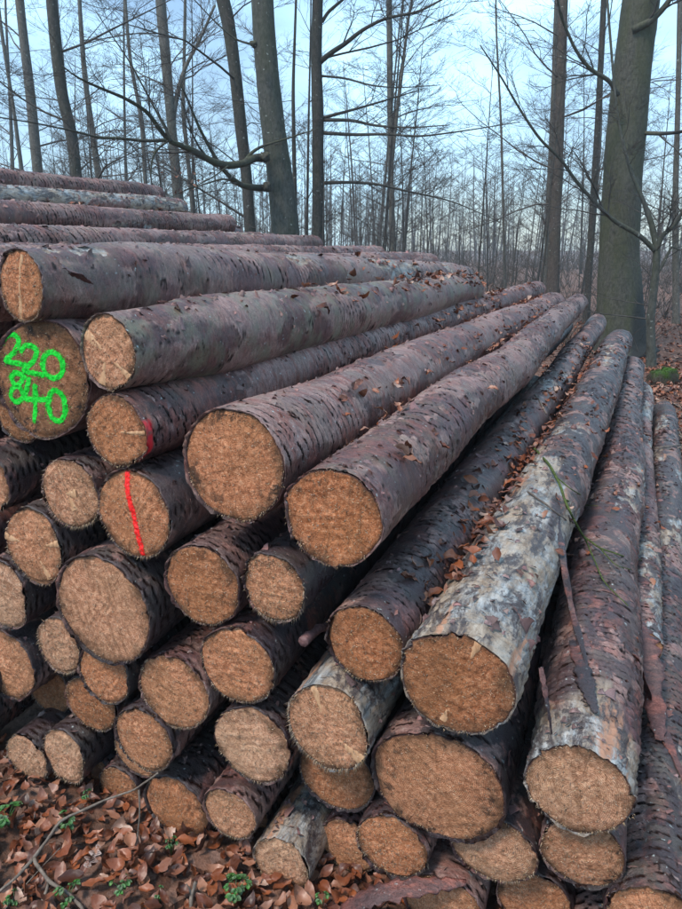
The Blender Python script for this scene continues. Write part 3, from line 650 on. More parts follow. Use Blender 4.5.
# ---- rows of the stack behind: only their bark is seen
BACK = [  # x, z, r at the far end (y about 6.6), z at front, peel, label
    (-4.95, 2.37, .098, 2.33, .05, 'highest log of the whole pile, smooth purplish bark, behind at the upper left'),
    (-4.66, 2.235, .095, 2.16, .75, 'white peeled log just beneath the highest log of the pile'),
    (-4.08, 2.05, .105, 1.99, .15, 'grey brown log third from the top of the pile, loose bark at its end'),
    (-3.06, 1.84, .095, 1.83, .2, 'long log fourth from the top, ending by the thick beech trunk'),
    (-2.38, 1.73, .10, 1.73, .2, 'flaky log fifth from the top, ending short of the thin pale tree'),
    (-2.70, 1.775, .062, 1.765, .1, 'thin log squeezed between the fourth and fifth long rows'),
    (-3.70, 1.905, .070, 1.88, .3, 'thin flaky log between the third and fourth long rows'),
    (-4.40, 2.075, .060, 2.05, .1, 'thin dark log resting between the white peeled log and the grey brown one'),
    (-1.85, 1.66, .108, 1.70, .12, 'reddish log lying just behind the topmost log with a visible face')]
def back_log(i, x, z, r, zf, peel, label, mesh_from=None):
    d = dict(x=x + .15 if x < -2 else -1.80, z=zf, rx=r, rz=r, y0=1.4, end=(x, z, 6.6), rm=r, re=r, tone=.4, peel=peel, red=.6, algae=.25, wet=.2, seed=0)
    shape('back%d' % i, d); d['hi'] = 0; return d
bank = []
for i, a in enumerate(BACK):
    d = back_log(i, *a); root = thing('log', a[5], 'log', G3); root.matrix_world = d['M']; d['root'] = root; bank.append(d)
    pr = dict(seed=d['seed'] % 31 + .7, red=.6, wet=.2, algae=.3, tone=.4, mold=.3)
    # finer bark further along the log, where it is seen
    keep = d['y0']; d['y0'] = 1.4; me = bark_mesh(d, True); d['y0'] = keep
    link('bark', me, root, **pr); link('cut_face', face_mesh(d), root, **pr); link('cut_face', face_mesh(d, True), root, **pr)
    rnd = random.Random(i); sb = Buf()
    for q in range(200):
        y = rnd.uniform(.5, d['L'] - .05); a_ = R(rnd.gauss(80, 50)); p, nr = surf(d, a_, y, .001); V, Q = rnd.choice(FLAKES); w = rnd.uniform(.012, .032)
        M = frame(p, nr, rnd.gauss(0, 1.2), R(rnd.uniform(-2, 7)), (w * 1.5, w, w * .5)); Mn = np.array(M); sb.add(V @ Mn[:3, :3].T + Mn[:3, 3], Q=Q, a=rnd.random())
    link('bark_scales', sb.mesh('bark_scales', M_SCALE, False), root, 'stuff')
# plain fill under those rows, copies of two inner logs
def copy_log(src, loc, label, group, roll, sc):
    r = src.copy(); COL.objects.link(r); r['label'] = label; r['group'] = group
    r.matrix_world = Matrix.Translation(loc) @ Matrix.Rotation(roll, 4, 'Y') @ Matrix.Diagonal((sc, 1, sc, 1))
    for ch in src.children:
        c = ch.copy(); COL.objects.link(c); c.parent = r
rf = random.Random(8); lab = 'spruce log mostly hidden beneath the top rows at the left back of the pile'
tops = [(-1.80, 1.62), (-2.1, 1.68), (-2.4, 1.69), (-3.1, 1.79), (-4.0, 1.95), (-4.7, 2.1), (-5.05, 2.2), (-5.6, 1.9), (-6.4, 1.2)]
def ztop(x):
    for (a, b), (c, e) in zip(tops, tops[1:]):
        if c <= x <= a: return b + (e - b) * (x - a) / (c - a)
    return 1.2
srcs = [FACED[k]['root'] for k in ('B16', 'B14', 'B1', 'B11')]
x = -2.10; 
while x > -6.5:
    for lay in range(2 if x < -2.3 else 7):
        z = ztop(x) - .10 - lay * .235
        copy_log(rf.choice(srcs), Vector((x + (.12 if lay % 2 else 0) + rf.uniform(-.01, .01), 1.4 + rf.uniform(-.05, .05), z)), lab, 'hidden logs under the back rows', rf.uniform(-3, 3), rf.uniform(.95, 1.08))
    x -= .255

# ------------------------------------------------------------------ leaves
def leaf_shape(rnd):
    L_, n = 1.0, 6; cup = rnd.uniform(-1.2, 1.6); bend = rnd.uniform(-1.0, 1.6); fold = rnd.uniform(.0, .9); wd = rnd.uniform(.75, 1.15); V = []
    for j in range(n + 1):
        t = j / n; w = wd * .31 * math.sin(math.pi * (t * .94 + .04)) ** .75 * (1.05 - .25 * t)
        for i, u in enumerate((-1, -.5, 0, .5, 1)):
            wv = .06 * math.sin(j * 2.1 + i * 1.7 + cup * 9) + rnd.uniform(-.02, .02)
            V.append((u * w, t, fold * abs(u) * w + bend * (t - .5) ** 2 * 1.2 + cup * u * u * w * .8 * (t - .3) + wv))
    Q = [(j * 5 + i, j * 5 + i + 1, j * 5 + i + 6, j * 5 + i + 5) for j in range(n) for i in range(4)]
    return np.array(V), np.array(Q)
LR = random.Random(11); LEAVES = [leaf_shape(LR) for _ in range(20)]
LEAF_ME = []
for V, Q in LEAVES:
    b = Buf(); b.add(V * .058, Q=Q); b.tube([(0, 0, .002), (0, -.008, .003), (.002, -.016, .001)], [.0006] * 3, 3); LEAF_ME.append(b.mesh('leaf', M_LEAF, True))
def oriented(p, nrm, yaw, tilt, s, rnd):
    ax = Vector((rnd.uniform(-1, 1), rnd.uniform(-1, 1), 0)).normalized()
    q = Vector((0, 0, 1)).rotation_difference(nrm) @ Quaternion(ax, tilt) @ Quaternion((0, 0, 1), yaw)
    M = q.to_matrix().to_4x4() @ Matrix.Diagonal((s, s, s, 1)); M.translation = p; return M
gr = random.Random(3); nleaf = 0
FX0, FX1 = -2.15, -.05
def gz(x, y): return float(ground_z(np.array([x]), np.array([y]))[0])
leaf_objs = 0
for i in range(290):      # the litter in front of the pile, leaf by leaf
    x, y = gr.uniform(FX0, -.25), gr.uniform(.95, 1.46)
    z = gz(x, y) + gr.uniform(.012, .04)
    o = link('leaf', gr.choice(LEAF_ME), GROUND)
    o.matrix_local = oriented(Vector((x, y, z)), Vector((gr.gauss(0, .2), gr.gauss(-.15, .2), 1)).normalized(), gr.uniform(0, 6.3), R(gr.gauss(0, 32)), gr.uniform(.55, 1.25), gr)
lb = Buf()
def litter(n, fx, fy, size, lift=(.003, .03), tl=16):
    for i in range(n):
        x, y = fx(), fy()
        if -6.6 < x < .33 and 1.5 < y < 8.5: continue
        V, Q = gr.choice(LEAVES); z = gz(x, y) + gr.uniform(*lift)
        M = np.array(oriented(Vector((x, y, z)), Vector((gr.gauss(0, .15), gr.gauss(0, .15), 1)).normalized(), gr.uniform(0, 6.3), R(gr.gauss(0, tl)), size * gr.uniform(.7, 1.3), gr))
        lb.add(V @ M[:3, :3].T + M[:3, 3], Q=Q, a=gr.random())
litter(1500, lambda: gr.uniform(-2.4, .1), lambda: gr.uniform(.75, 1.5), .05, (.003, .045), 28)
litter(500, lambda: gr.uniform(-3.2, 1.8), lambda: gr.uniform(-.6, 1.4), .065)
litter(3200, lambda: gr.uniform(.3, 2.6), lambda: 1.5 + 11 * gr.random() ** .8, .075)
litter(4200, lambda: gr.uniform(-3, 7), lambda: 9 + 14 * gr.random() ** 1.2, .10, (.0, .05))
link('leaf_litter', lb.mesh('leaf_litter', M_LEAF, True), GROUND, 'stuff')

def top_z(x, y, only=None):
    best = (-9, None, None)
    for k, d in FACED.items():
        if only and k not in only: continue
        t = (y - d['S'].y) / (d['E'].y - d['S'].y)
        if t < .01 or t > .995: continue
        c = d['S'].lerp(d['E'], t); r = d['rm'] if t > .1 else d['r0']; dx = x - c.x
        if abs(dx) < r:
            z = c.z + math.sqrt(r * r - dx * dx)
            if z > best[0]: best = (z, Vector((dx / r, 0, (z - c.z) / r)), k)
    return best
def center(k, y):
    d = FACED[k]; t = (y - d['S'].y) / (d['E'].y - d['S'].y); return d['S'].lerp(d['E'], t)
DR = random.Random(21)
def drift(a, b, y0, y1, n, label, sp=.06, size=1.0, pw=1.0):
    root = thing('fallen_leaves', label, 'dead leaves'); pend = []
    for i in range(n):
        y = y0 + (y1 - y0) * DR.random() ** pw; ca, cb_ = center(a, y), center(b, y)
        ra, rb = FACED[a]['rm'], FACED[b]['rm']; w = ra / (ra + rb); x = ca.x + (cb_.x - ca.x) * w + DR.gauss(0, sp)
        z, nr, kk = top_z(x, y)
        if kk is None: continue
        nn = (nr * .6 + Vector((0, 0, 1))).normalized() if nr.z > .3 else Vector((0, 0, 1)); lift = DR.uniform(.006, .02) + max(0, (.5 - nr.z)) * .03
        pend.append((Vector((x, y, z + lift)), nn))
    if pend:
        root.location = pend[0][0]
    for p, nn in pend:
        o = link('leaf', DR.choice(LEAF_ME), root); o.matrix_local = Matrix.Translation(-root.location) @ oriented(p, nn, DR.uniform(0, 6.3), R(DR.gauss(0, 24)), size * DR.uniform(.6, 1.05), DR)
drift('A7', 'A8', 1.62, 6.8, 420, 'reddish brown leaves filling the hollow left of the pale peeled log', .045, .98, 1.35)
drift('A5', 'A6', 1.75, 7.0, 150, 'brown leaves caught along the left side of the long centre log', .022, .85, 1.2)
drift('A4', 'A5', 2.3, 8.0, 290, 'heap of brown leaves between the reddish broad log and its left neighbour', .065, 1.05)
drift('A3', 'A4', 3.8, 6.5, 110, 'leaves gathered near the far end of the log with three pale wedges', .06)
drift('A1', 'A3', 3.6, 5.5, 70, 'leaves and scraps of bark gathered behind the log with three pale wedges', .06, 1.0)
drift('A8', 'A9', 2.0, 7.5, 70, 'few leaves in the gap right of the pale peeled log', .04, .8)
drift('A9', 'A11', 1.8, 6.0, 22, 'scattered leaves on the dark logs at the right edge of the pile', .06, .8)
rt = thing('fallen_leaves', 'dead leaves along the white peeled log near the pile top', 'dead leaves'); d = bank[1]; rt.location = d['S']
for i in range(60):
    y = DR.uniform(2.2, d['L'] - .2); c = d['S'].lerp(d['E'], y / d['L']) + Vector((d['rm'] * DR.uniform(.7, 1.1), 0, DR.uniform(-.07, -.03)))
    o = link('leaf', DR.choice(LEAF_ME), rt); o.matrix_local = Matrix.Translation(-rt.location) @ oriented(c, Vector((.3, -.3, 1)).normalized(), DR.uniform(0, 6), R(DR.gauss(0, 25)), 1.0, DR)

# ------------------------------------------------------------------ loose bark strips, sticks
def strip(label, pts, w, mat=M_SCALE, seed=1, name='bark_strip', cat='bark strip'):
    """a long curled ribbon of bark through world points"""
    P = np.array([tuple(p) for p in pts], float); n = 26; t = np.linspace(0, len(P) - 1, n); i = np.clip(t.astype(int), 0, len(P) - 2); f = (t - i)[:, None]
    C = P[i] * (1 - f) + P[i + 1] * f
    for _ in range(4): C[1:-1] = (C[:-2] + 2 * C[1:-1] + C[2:]) / 4
    T = np.gradient(C, axis=0); T /= np.linalg.norm(T, axis=1)[:, None]; S_ = np.cross(T, [0, -.35, 1.0]); S_ /= np.linalg.norm(S_, axis=1)[:, None]; N = np.cross(S_, T)
    rd = random.Random(seed); V = []; th = .0025; m = 7
    ww = [w * (.65 + .35 * math.sin(math.pi * min(1, (q + 2) / n * 1.3))) * rd.uniform(.6, 1.2) * (1 - .6 * (q / n) ** 4) for q in range(n)]
    for side in (0, 1):
        for q in range(n):
            tw = .5 * math.sin(q / n * 4 + seed)
            for u in np.linspace(-1, 1, m):
                a = u * 1.0; o = S_[q] * (math.sin(a + 0) * ww[q] * 1.05) + N[q] * ((1 - math.cos(a)) * -ww[q] * .30 + tw * u * ww[q] * .25 - side * th) + T[q] * rd.uniform(-.003, .003)
                V.append(C[q] + o)
    k = n * m; Q = []
    for q in range(n - 1):
        for j in range(m - 1):
            a = q * m + j; Q.append((a, a + 1, a + m + 1, a + m)); Q.append((k + a + m, k + a + m + 1, k + a + 1, k + a))
        a = q * m; Q.append((a + m, k + a + m, k + a, a)); a += m - 1; Q.append((a, k + a, k + a + m, a + m))
    for q in (0, n - 1):
        for j in range(m - 1):
            a = q * m + j; Q.append((a, k + a, k + a + 1, a + 1) if q == 0 else (a, a + 1, k + a + 1, k + a))
    b = Buf(); org = C[0].copy(); b.add(np.array(V) - org, Q=Q, a=seed * .37); o = link(name, b.mesh(name, mat, True), None, seed=seed * 3.3, wet=1.0 if seed in (2, 3, 5) else .4, red=1.0 if seed in (4, 7, 9) else .4, algae=0.0); o.location = org
    o['label'] = label; o['category'] = cat; return o
def on_log(k, px, py, lift=.006):
    """world point where the line of sight of a photo pixel meets log k"""
    d = FACED[k]; v = ray(px, py).normalized(); best = None
    o = Vector((0, 0, CAM_H)); A = d['S']; ax = (d['E'] - d['S']).normalized(); r = d['rm'] + lift
    w = v - ax * v.dot(ax); dl = (o - A) - ax * (o - A).dot(ax); a = w.dot(w); b = 2 * w.dot(dl); c = dl.dot(dl) - r * r; D = b * b - 4 * a * c
    t = (-b - math.sqrt(max(D, 0))) / (2 * a); return o + v * t
M_STRIP_D = M_STRIP_R = BARK
strip('dark strip of bark hanging in the gap right of the pale peeled log', [on_log('A8', 556, 508), on_log('A8', 563, 560, .02), on_log('A9', 572, 612, .02), on_log('A9', 586, 660, .01), on_log('A9', 592, 700)], .013, M_STRIP_D, 2)
strip('torn dark bark slab hanging down over the tan right hand log', [on_log('A9', 574, 640), on_log('A9', 584, 675, .014), on_log('A9', 590, 696, .01), on_log('A9', 596, 712, .006)], .026, M_STRIP_D, 3)
strip('long red brown bark strip slanting down over the outermost right log', [on_log('A9', 636, 655, .01), on_log('A11', 650, 700, .02), on_log('A11', 668, 742, .015), on_log('A11', 690, 790, .01)], .024, M_STRIP_R, 4)
strip('broad curled bark plate lying over the end of the thin half peeled log', [at_y(634, 622, 2.32), at_y(643, 642, 2.25), at_y(650, 668, 2.18), at_y(655, 704, 2.08), at_y(660, 740, 1.95)], .062, M_STRIP_R, 9)
strip('thin grey bark shred dangling between pale peeled log and tan right hand log', [at_y(541, 668, 1.40), at_y(545, 690, 1.38), at_y(549, 712, 1.37), at_y(552, 735, 1.37)], .007, M_STRIP_D, 5)
strip('curled bark slab lying on the topmost log with a visible face', [on_log('A1', 62, 264), on_log('A1', 75, 272, .014), on_log('A1', 92, 283, .012)], .030, M_STRIP_R, 6)
strip('large purple bark slab lying at the foot of the pile, at the bottom edge', [at_y(340, 912, 1.32), at_y(375, 893, 1.33), at_y(415, 886, 1.36), at_y(466, 882, 1.42)], .042, M_STRIP_R, 7)
def stick(label, paths, mat, name='fallen_twig', cat='twig', k=7, moss=0):
    rd = random.Random(label); b = Buf(); org = Vector(paths[0][0][0])
    for pts, r0, r1 in paths:
        P = np.array([tuple(Vector(p) - org) for p in pts], float); n = (len(P) - 1) * 5 + 1; t = np.linspace(0, len(P) - 1, n); i = np.clip(t.astype(int), 0, len(P) - 2); f = (t - i)[:, None]
        C = P[i] * (1 - f) + P[i + 1] * f; C[1:-1] += np.array([[rd.gauss(0, r0 * .35) for _ in range(3)] for _ in range(n - 2)])
        C[1:-1] = (C[:-2] + 2 * C[1:-1] + C[2:]) / 4
        rad = np.linspace(r0, r1, n) * np.array([rd.uniform(.85, 1.15) for _ in range(n)]); b.tube(C, rad, k, rd.random())
    o = link(name, b.mesh(name, mat, True)); o.location = org; o['label'] = label; o['category'] = cat; return o
g_ = lambda px, py, h: (lambda v: Vector((0, 0, CAM_H)) + v * ((h - CAM_H) / v.z))(ray(px, py))
stick('bare grey twig with side shoots lying across the leaves in front of the pile', [([g_(-10, 900, .05), g_(12, 882, .07), g_(34, 858, .08)], .004, .005), ([g_(34, 858, .08), g_(60, 820, .10), g_(105, 800, .13), g_(135, 790, .16), at_y(158, 773, 1.33)], .0048, .0028),
      ([g_(34, 858, .08), g_(48, 882, .07), g_(70, 894, .05), g_(84, 912, .04)], .0055, .005), ([g_(48, 884, .06), g_(44, 900, .05), g_(40, 915, .04)], .005, .004), ([at_y(139, 790, 1.30), at_y(140, 815, 1.28), at_y(137, 840, 1.27)], .003, .002)], M_PALE)
stick('thin brown stem lying in the leaf litter near the lower left corner', [([g_(0, 915, .04), g_(30, 880, .05), g_(60, 848, .07)], .002, .0015)], M_PALE)
stick('short stick stuck in the leaves at the bottom, under the pale low log end', [([g_(190, 915, .03), g_(192, 895, .06), g_(196, 882, .09)], .006, .005), ([g_(192, 893, .06), g_(186, 884, .08)], .004, .003)], M_PALE)
stick('broken branch stub poking out of the gap left of the dark wet log', [([at_y(303, 642, 1.42), at_y(318, 630, 1.5), at_y(332, 622, 1.62)], .014, .012)], M_SCALE, 'branch_stub', 'branch')
o = stick('green mossy branch lying over the pale peeled log towards the right', [([on_log('A8', 532, 446, .02), on_log('A8', 549, 463, .03), on_log('A8', 562, 488, .035), on_log('A8', 570, 512, .04), on_log('A9', 582, 535, .05), on_log('A9', 600, 548, .03), on_log('A9', 622, 556, .02), on_log('A11', 652, 562, .02)], .006, .002),
      ([on_log('A8', 574, 520, .045), on_log('A9', 588, 545, .05), on_log('A9', 602, 580, .03), on_log('A9', 628, 606, .02)], .004, .0015), ([on_log('A8', 566, 500, .035), on_log('A9', 580, 505, .06), on_log('A9', 598, 506, .05)], .003, .0012),
      ([on_log('A9', 600, 548, .03), on_log('A9', 616, 566, .03), on_log('A9', 632, 570, .02)], .0025, .001), ([on_log('A8', 557, 478, .03), on_log('A8', 572, 490, .05), on_log('A9', 590, 500, .06)], .003, .001)], M_MOSS, 'mossy_branch', 'branch')
stick('thin dark twig lying across the pale peeled log', [([on_log('A8', 528, 492, .01), on_log('A8', 548, 506, .02), on_log('A8', 566, 520, .02), on_log('A9', 576, 528, .03)], .004, .002)], M_TWIG)
stick('pale sliver of wood lying among the leaves beside the dark wet log', [([on_log('A7', 535, 395, .01), on_log('A7', 541, 404, .02), on_log('A7', 546, 414, .02)], .007, .004)], M_PALE, 'wood_sliver', 'wood sliver')
stick('thin dead twig crossing the dark logs at the right edge', [([on_log('A11', 640, 445, .02), on_log('A11', 655, 448, .03), on_log('A11', 672, 446, .03), on_log('A11', 690, 444, .03)], .006, .004)], M_PALE)
# brush heap at the right
hb = Buf(); hr = random.Random(4)
for i in range(90):
    x, y = hr.uniform(.58, 1.35), hr.uniform(5.0, 9.0); z = gz(x, y) + hr.uniform(.02, .16); a = hr.uniform(0, 6.3); l = hr.uniform(.2, .8)
    pts = [(x + math.cos(a) * l * t, y + math.sin(a) * l * t, z + .25 * l * math.sin(math.pi * t) * hr.uniform(0, 1.4)) for t in np.linspace(0, 1, 6)]; hb.tube(pts, np.linspace(.009, .004, 6) * hr.uniform(.5, 1.4), 4, hr.random())
o = link('brush_heap', hb.mesh('brush_heap', M_PALE), None, 'stuff'); o['label'] = 'tangled heap of dead twigs on the ground beside the right end of the pile'; o['category'] = 'brush'

# small green herbs in the litter
def herb(px, py, n, s, label):
    p = g_(px, py, .035); root = thing('seedling', label, 'herb', 'green herbs in the leaf litter', p); rd = random.Random(label)
    for i in range(n):
        a = rd.uniform(0, 6.3); h = rd.uniform(.01, .03); rr_ = s * rd.uniform(.3, 1); st = Buf(); tip = Vector((math.cos(a) * rr_, math.sin(a) * rr_, h + .01))
        st.tube([(0, 0, -.02), tuple(tip * .5 + Vector((0, 0, .006))), tuple(tip)], [.0009] * 3, 3)
        for q in range(3):
            b_ = a + (q - 1) * 1.15; L_ = s * rd.uniform(.35, .5); w = L_ * .42; c, sn = math.cos(b_), math.sin(b_); V = []
            for t, ww in ((0, .08), (.3, .9), (.6, 1), (.85, .6), (1, .05)):
                for u in (-1, 0, 1):
                    V.append((tip.x + c * L_ * t - sn * w * ww * u, tip.y + sn * L_ * t + c * w * ww * u, tip.z + .004 * abs(u) - .006 * t * t + rd.uniform(-.001, .001)))
            st.add(V, Q=[(j * 3 + i2, j * 3 + i2 + 1, j * 3 + i2 + 4, j * 3 + i2 + 3) for j in range(4) for i2 in range(2)], a=rd.random() * .3)
        link('leaflet', st.mesh('leaflet', M_HERB), root)
herb(8, 822, 9, .05, 'dark green herb at the left edge of the leaf litter')
herb(67, 830, 7, .035, 'small green herb under the grey twig')
herb(89, 800, 4, .022, 'tiny green seedling beside the half buried log end')
herb(171, 851, 6, .022, 'bright green seedling below the orange brown log end')
herb(122, 892, 7, .032, 'green herb with a pale dead leaf, lower left of the litter')
herb(68, 900, 7, .032, 'green herb at the bottom edge between two twig shoots')
herb(236, 894, 12, .040, 'spreading green herb in front of the pale low log end')
herb(160, 900, 4, .020, 'tiny green herb low in the middle of the litter')
herb(322, 906, 4, .025, 'tiny green herb at the bottom edge near the ring barked log end')
herb(14, 905, 5, .025, 'small green herb in the lower left corner')
# one pale oak leaf
def oak():
    n = 18; V = [(0, 0, 0)]; 
    out = []
    for j in range(2 * n):
        t = (j / n) if j < n else (2 * n - j) / n; side = 1 if j < n else -1
        w = (.20 + .12 * math.sin(t * 21)) * math.sin(math.pi * min(1, t * .92 + .06)) ** .6; out.append((side * w, t, .05 * math.sin(t * 9 + side)))
    V = [(0, j / n, .03) for j in range(n + 1)] + out
    T = []
    for j in range(2 * n):
        a = n + 1 + j; b = n + 1 + (j + 1) % (2 * n); m = min(n, max(0, j if j < n else 2 * n - j)); T.append((m, b, a))
    b = Buf(); b.add(np.array(V) * .075, T=T); return b.mesh('oak_leaf', simple('pale_oak_leaf', (.22, .15, .13), (.42, .33, .30), 60, .6, .3, .4, .001))
o = link('oak_leaf', oak(), None); o.location = g_(86, 868, .07); o.rotation_euler = (.1, .1, .2); o['label'] = 'pale lobed oak leaf lying upright among the brown beech leaves'; o['category'] = 'leaf'

# ------------------------------------------------------------------ mossy stump
def stump(px, py, label):
    p = g_(px, py, 0.0); V = []; n, m = 28, 12
    for j in range(m + 1):
        t = j / m
        for i in range(n):
            a = 2 * math.pi * i / n; r = .17 * (1 + .16 * math.sin(a * 3 + 1) + .1 * math.sin(a * 5)) * (1.12 - .35 * t ** 2 if t < .85 else .82 * (1 - t) / .15 * .9 + .05); h = .21 * min(1, t / .85) * (1 + .14 * math.cos(a)) + (.03 * (t - .85) / .15 if t > .85 else 0)
            V.append((math.cos(a) * r, math.sin(a) * r * .9, h - .04))
    V = np.array(V); V = V + .022 * fbm(V * 14, 3, 7)[:, None] * V / (np.linalg.norm(V, axis=1)[:, None] + .01) + .012 * np.stack([fbm(V * 40, 2, 3)] * 3, -1)
    Q = [(j * n + i, j * n + (i + 1) % n, (j + 1) * n + (i + 1) % n, (j + 1) * n + i) for j in range(m) for i in range(n)]
    root = thing('mossy_stump', label, 'stump', None, (p.x, p.y, gz(p.x, p.y)))
    s = NT('stump_moss'); nz = s.noise(9, 5, .6); ge = s.n('ShaderNodeNewGeometry'); sx = s.n('ShaderNodeSeparateXYZ'); s.l(ge.outputs['Normal'], sx.inputs[0]); tc = s.n('ShaderNodeSeparateXYZ'); s.l(s.tc.outputs['Object'], tc.inputs[0])
    f = s.rng(s.math('ADD', s.math('MULTIPLY', tc.outputs[2], 3.0), s.math('SUBTRACT', nz, .5)), .25, .55); n2 = s.noise(90, 4, .7)
    s.col(s.mix(f, s.mix(n2, (.03, .025, .02), (.10, .08, .06)), s.mix(n2, (.018, .045, .008), (.065, .13, .022))), .9, .1); s.bump(n2, 1, .012)
    b = Buf(); b.add(V, Q=Q); link('stump_body', b.mesh('stump_body', s.m), root)
    f = Buf(); rr_ = random.Random(2)
    for i in range(1400):
        q = V[rr_.randrange(n * 3, len(V))]; pt = Vector(q) + Vector((rr_.gauss(0, .008), rr_.gauss(0, .008), 0)); h = rr_.uniform(.008, .02); w = .003
        f.add([pt + Vector((w, 0, 0)), pt - Vector((w, w, 0)), pt + Vector((rr_.gauss(0, .005) + q[0] * .04, rr_.gauss(0, .005) + q[1] * .04, h))], T=[(0, 1, 2)], a=rr_.random())
    link('moss_tufts', f.mesh('moss_tufts', s.m), root, 'stuff')
stump(661, 383, 'low stump covered in bright green moss beside the thick right hand tree')

# ------------------------------------------------------------------ trees
class Tree:
    def __init__(s, name, label, base, mat, tmat, group=None):
        s.root = thing(name, label, 'tree', group, base); s.base = Vector(base); s.mat, s.tmat = mat, tmat; s.tw = Buf(); s.rd = random.Random(label + str(base[0]))
    def loc(s, P): return [np.array(tuple(Vector(p) - s.base)) for p in P]
    def part(s, name, P, rad, k=14, rough=.05, sub=6, label=None):
        P = np.array(s.loc(P)); n = (len(P) - 1) * sub + 1; t = np.linspace(0, len(P) - 1, n); i = np.clip(t.astype(int), 0, len(P) - 2); f = (t - i)[:, None]; rad = np.asarray(rad, float)
        C = P[i] * (1 - f) + P[i + 1] * f; rr = rad[i] * (1 - f[:, 0]) + rad[i + 1] * f[:, 0]
        for _ in range(3): C[1:-1] = (C[:-2] + 2 * C[1:-1] + C[2:]) / 4
        sd = s.rd.randrange(999); th = np.linspace(0, 2 * np.pi, k, endpoint=False)
        TH, TT = np.meshgrid(th, np.arange(n)); RR = rr[:, None] * (1 + rough * 1.6 * fbm(np.stack([np.cos(TH) * 1.2, np.sin(TH) * 1.2, C[:, 2][:, None] * .8 + 0 * TH], -1), 2, sd) + rough * .5 * vnoise(np.stack([np.cos(TH) * 4, np.sin(TH) * 4, C[:, 2][:, None] * 5 + 0 * TH], -1), sd))
        b = Buf(); b.tube(C, RR, k); o = link(name, b.mesh(name, s.mat), s.root)
        if label: o['label'] = label
        return C + np.array(tuple(s.base)), rr
    def grow(s, p, d, l, r, lev, droop=.04, buf=None):
        rd = s.rd; buf = buf or s.tw; n = 5 if lev else 4; pts = [Vector(p)]; d = Vector(d).normalized(); st = l / n
        for i in range(n):
            d = (d + Vector((rd.gauss(0, .16), rd.gauss(0, .16), rd.gauss(0, .11) + droop * (1 if lev < 2 else -.2)))).normalized(); pts.append(pts[-1] + d * st)
        rad = np.linspace(r, max(r * .3, .0014), n + 1); buf.tube([tuple(q - s.base) for q in pts], rad, 4 if r > .012 else 3, rd.random(), False)
        if lev > 0:
            m = {3: 6, 2: 6, 1: 5}.get(lev, 5)
            for i in range(m):
                t = rd.uniform(.18, 1.0); q = t * n; a = int(min(q, n - 1)); pp = pts[a].lerp(pts[a + 1], q - a); dd = (pts[a + 1] - pts[a]).normalized()
                sid = dd.cross(Vector((rd.gauss(0, .35), rd.gauss(0, .35), 1))).normalized() * rd.choice((-1, 1)); nd = (dd * .75 + sid * rd.uniform(.5, 1.0) + Vector((0, 0, rd.uniform(-.15, .3)))).normalized()
                s.grow(pp, nd, l * rd.uniform(.35, .6) * (1.1 - .4 * t), max(r * .42, .0017), lev - 1, droop, buf)
    def limbs(s, C, rr, n, z0, z1, lmin, lmax, lev=3, up=.35, rs=.22):
        rd = s.rd; zz = C[:, 2]
        for i in range(n):
            z = z0 + (z1 - z0) * (i + rd.random()) / n; j = int(np.argmin(np.abs(zz - z))); a = rd.uniform(0, 6.3); l = rd.uniform(lmin, lmax)
            s.grow(Vector(C[j]), Vector((math.cos(a), math.sin(a), rd.gauss(up, .25))), l, max(.006, min(rr[j] * rs, .0075 * l + .003)), lev)
    def done(s, name='twigs'):
        if s.tw.n: link(name, s.tw.mesh(name, s.tmat), s.root, 'stuff')

TW_NEAR = simple('near_twig_bark', (.022, .020, .019), (.085, .075, .065), 8, .7, .25, .2, .002)
def big_tree(name, label, pts, dist, mat, nl=10, lev=3, top=13, lmin=1.2, lmax=3, zb=2.6, tmat=TW_NEAR, flare=1.5, k=16):
    """pts: (px, py, width px) from the foot upwards, all at one horizontal distance"""
    P = [at_d(px, py, dist) for px, py, w in pts]; d3 = [math.sqrt(ray(px, py).length_squared) for px, py, w in pts]
    rad = [.84 * w / 2 / 683 * (dist / math.hypot(ray(px, py).x, ray(px, py).y)) * 683 for (px, py, w) in pts]
    g0 = P[0].lerp(P[1], -(P[0].z) / max(.2, (P[1].z - P[0].z))) if P[0].z > .15 else P[0].copy(); zb_ = gz(g0.x, g0.y) - .05; g0.z = zb_
    if (P[0] - g0).length > .2: mid = g0.lerp(P[0], .3); P = [g0, mid] + P; rad = [rad[0] * flare, rad[0] * 1.12] + rad
    else: P[0].z = zb_
    dd = (P[-1] - P[-2]).normalized(); dd = (dd + Vector((0, 0, .6))).normalized(); last = P[-1]; r = rad[-1]; q = 0
    while last.z < top: last = last + (dd + Vector((.05 * math.sin(q * 2), .05 * math.cos(q * 3), 0))) * 1.6; P.append(last); r *= .88; rad.append(r); q += 1
    t = Tree(name, label, g0, mat, tmat); C, rr = t.part('trunk', P, rad, k); 
    t.limbs(C, rr, nl, zb, top - 1, lmin, lmax, lev); return t, C, rr

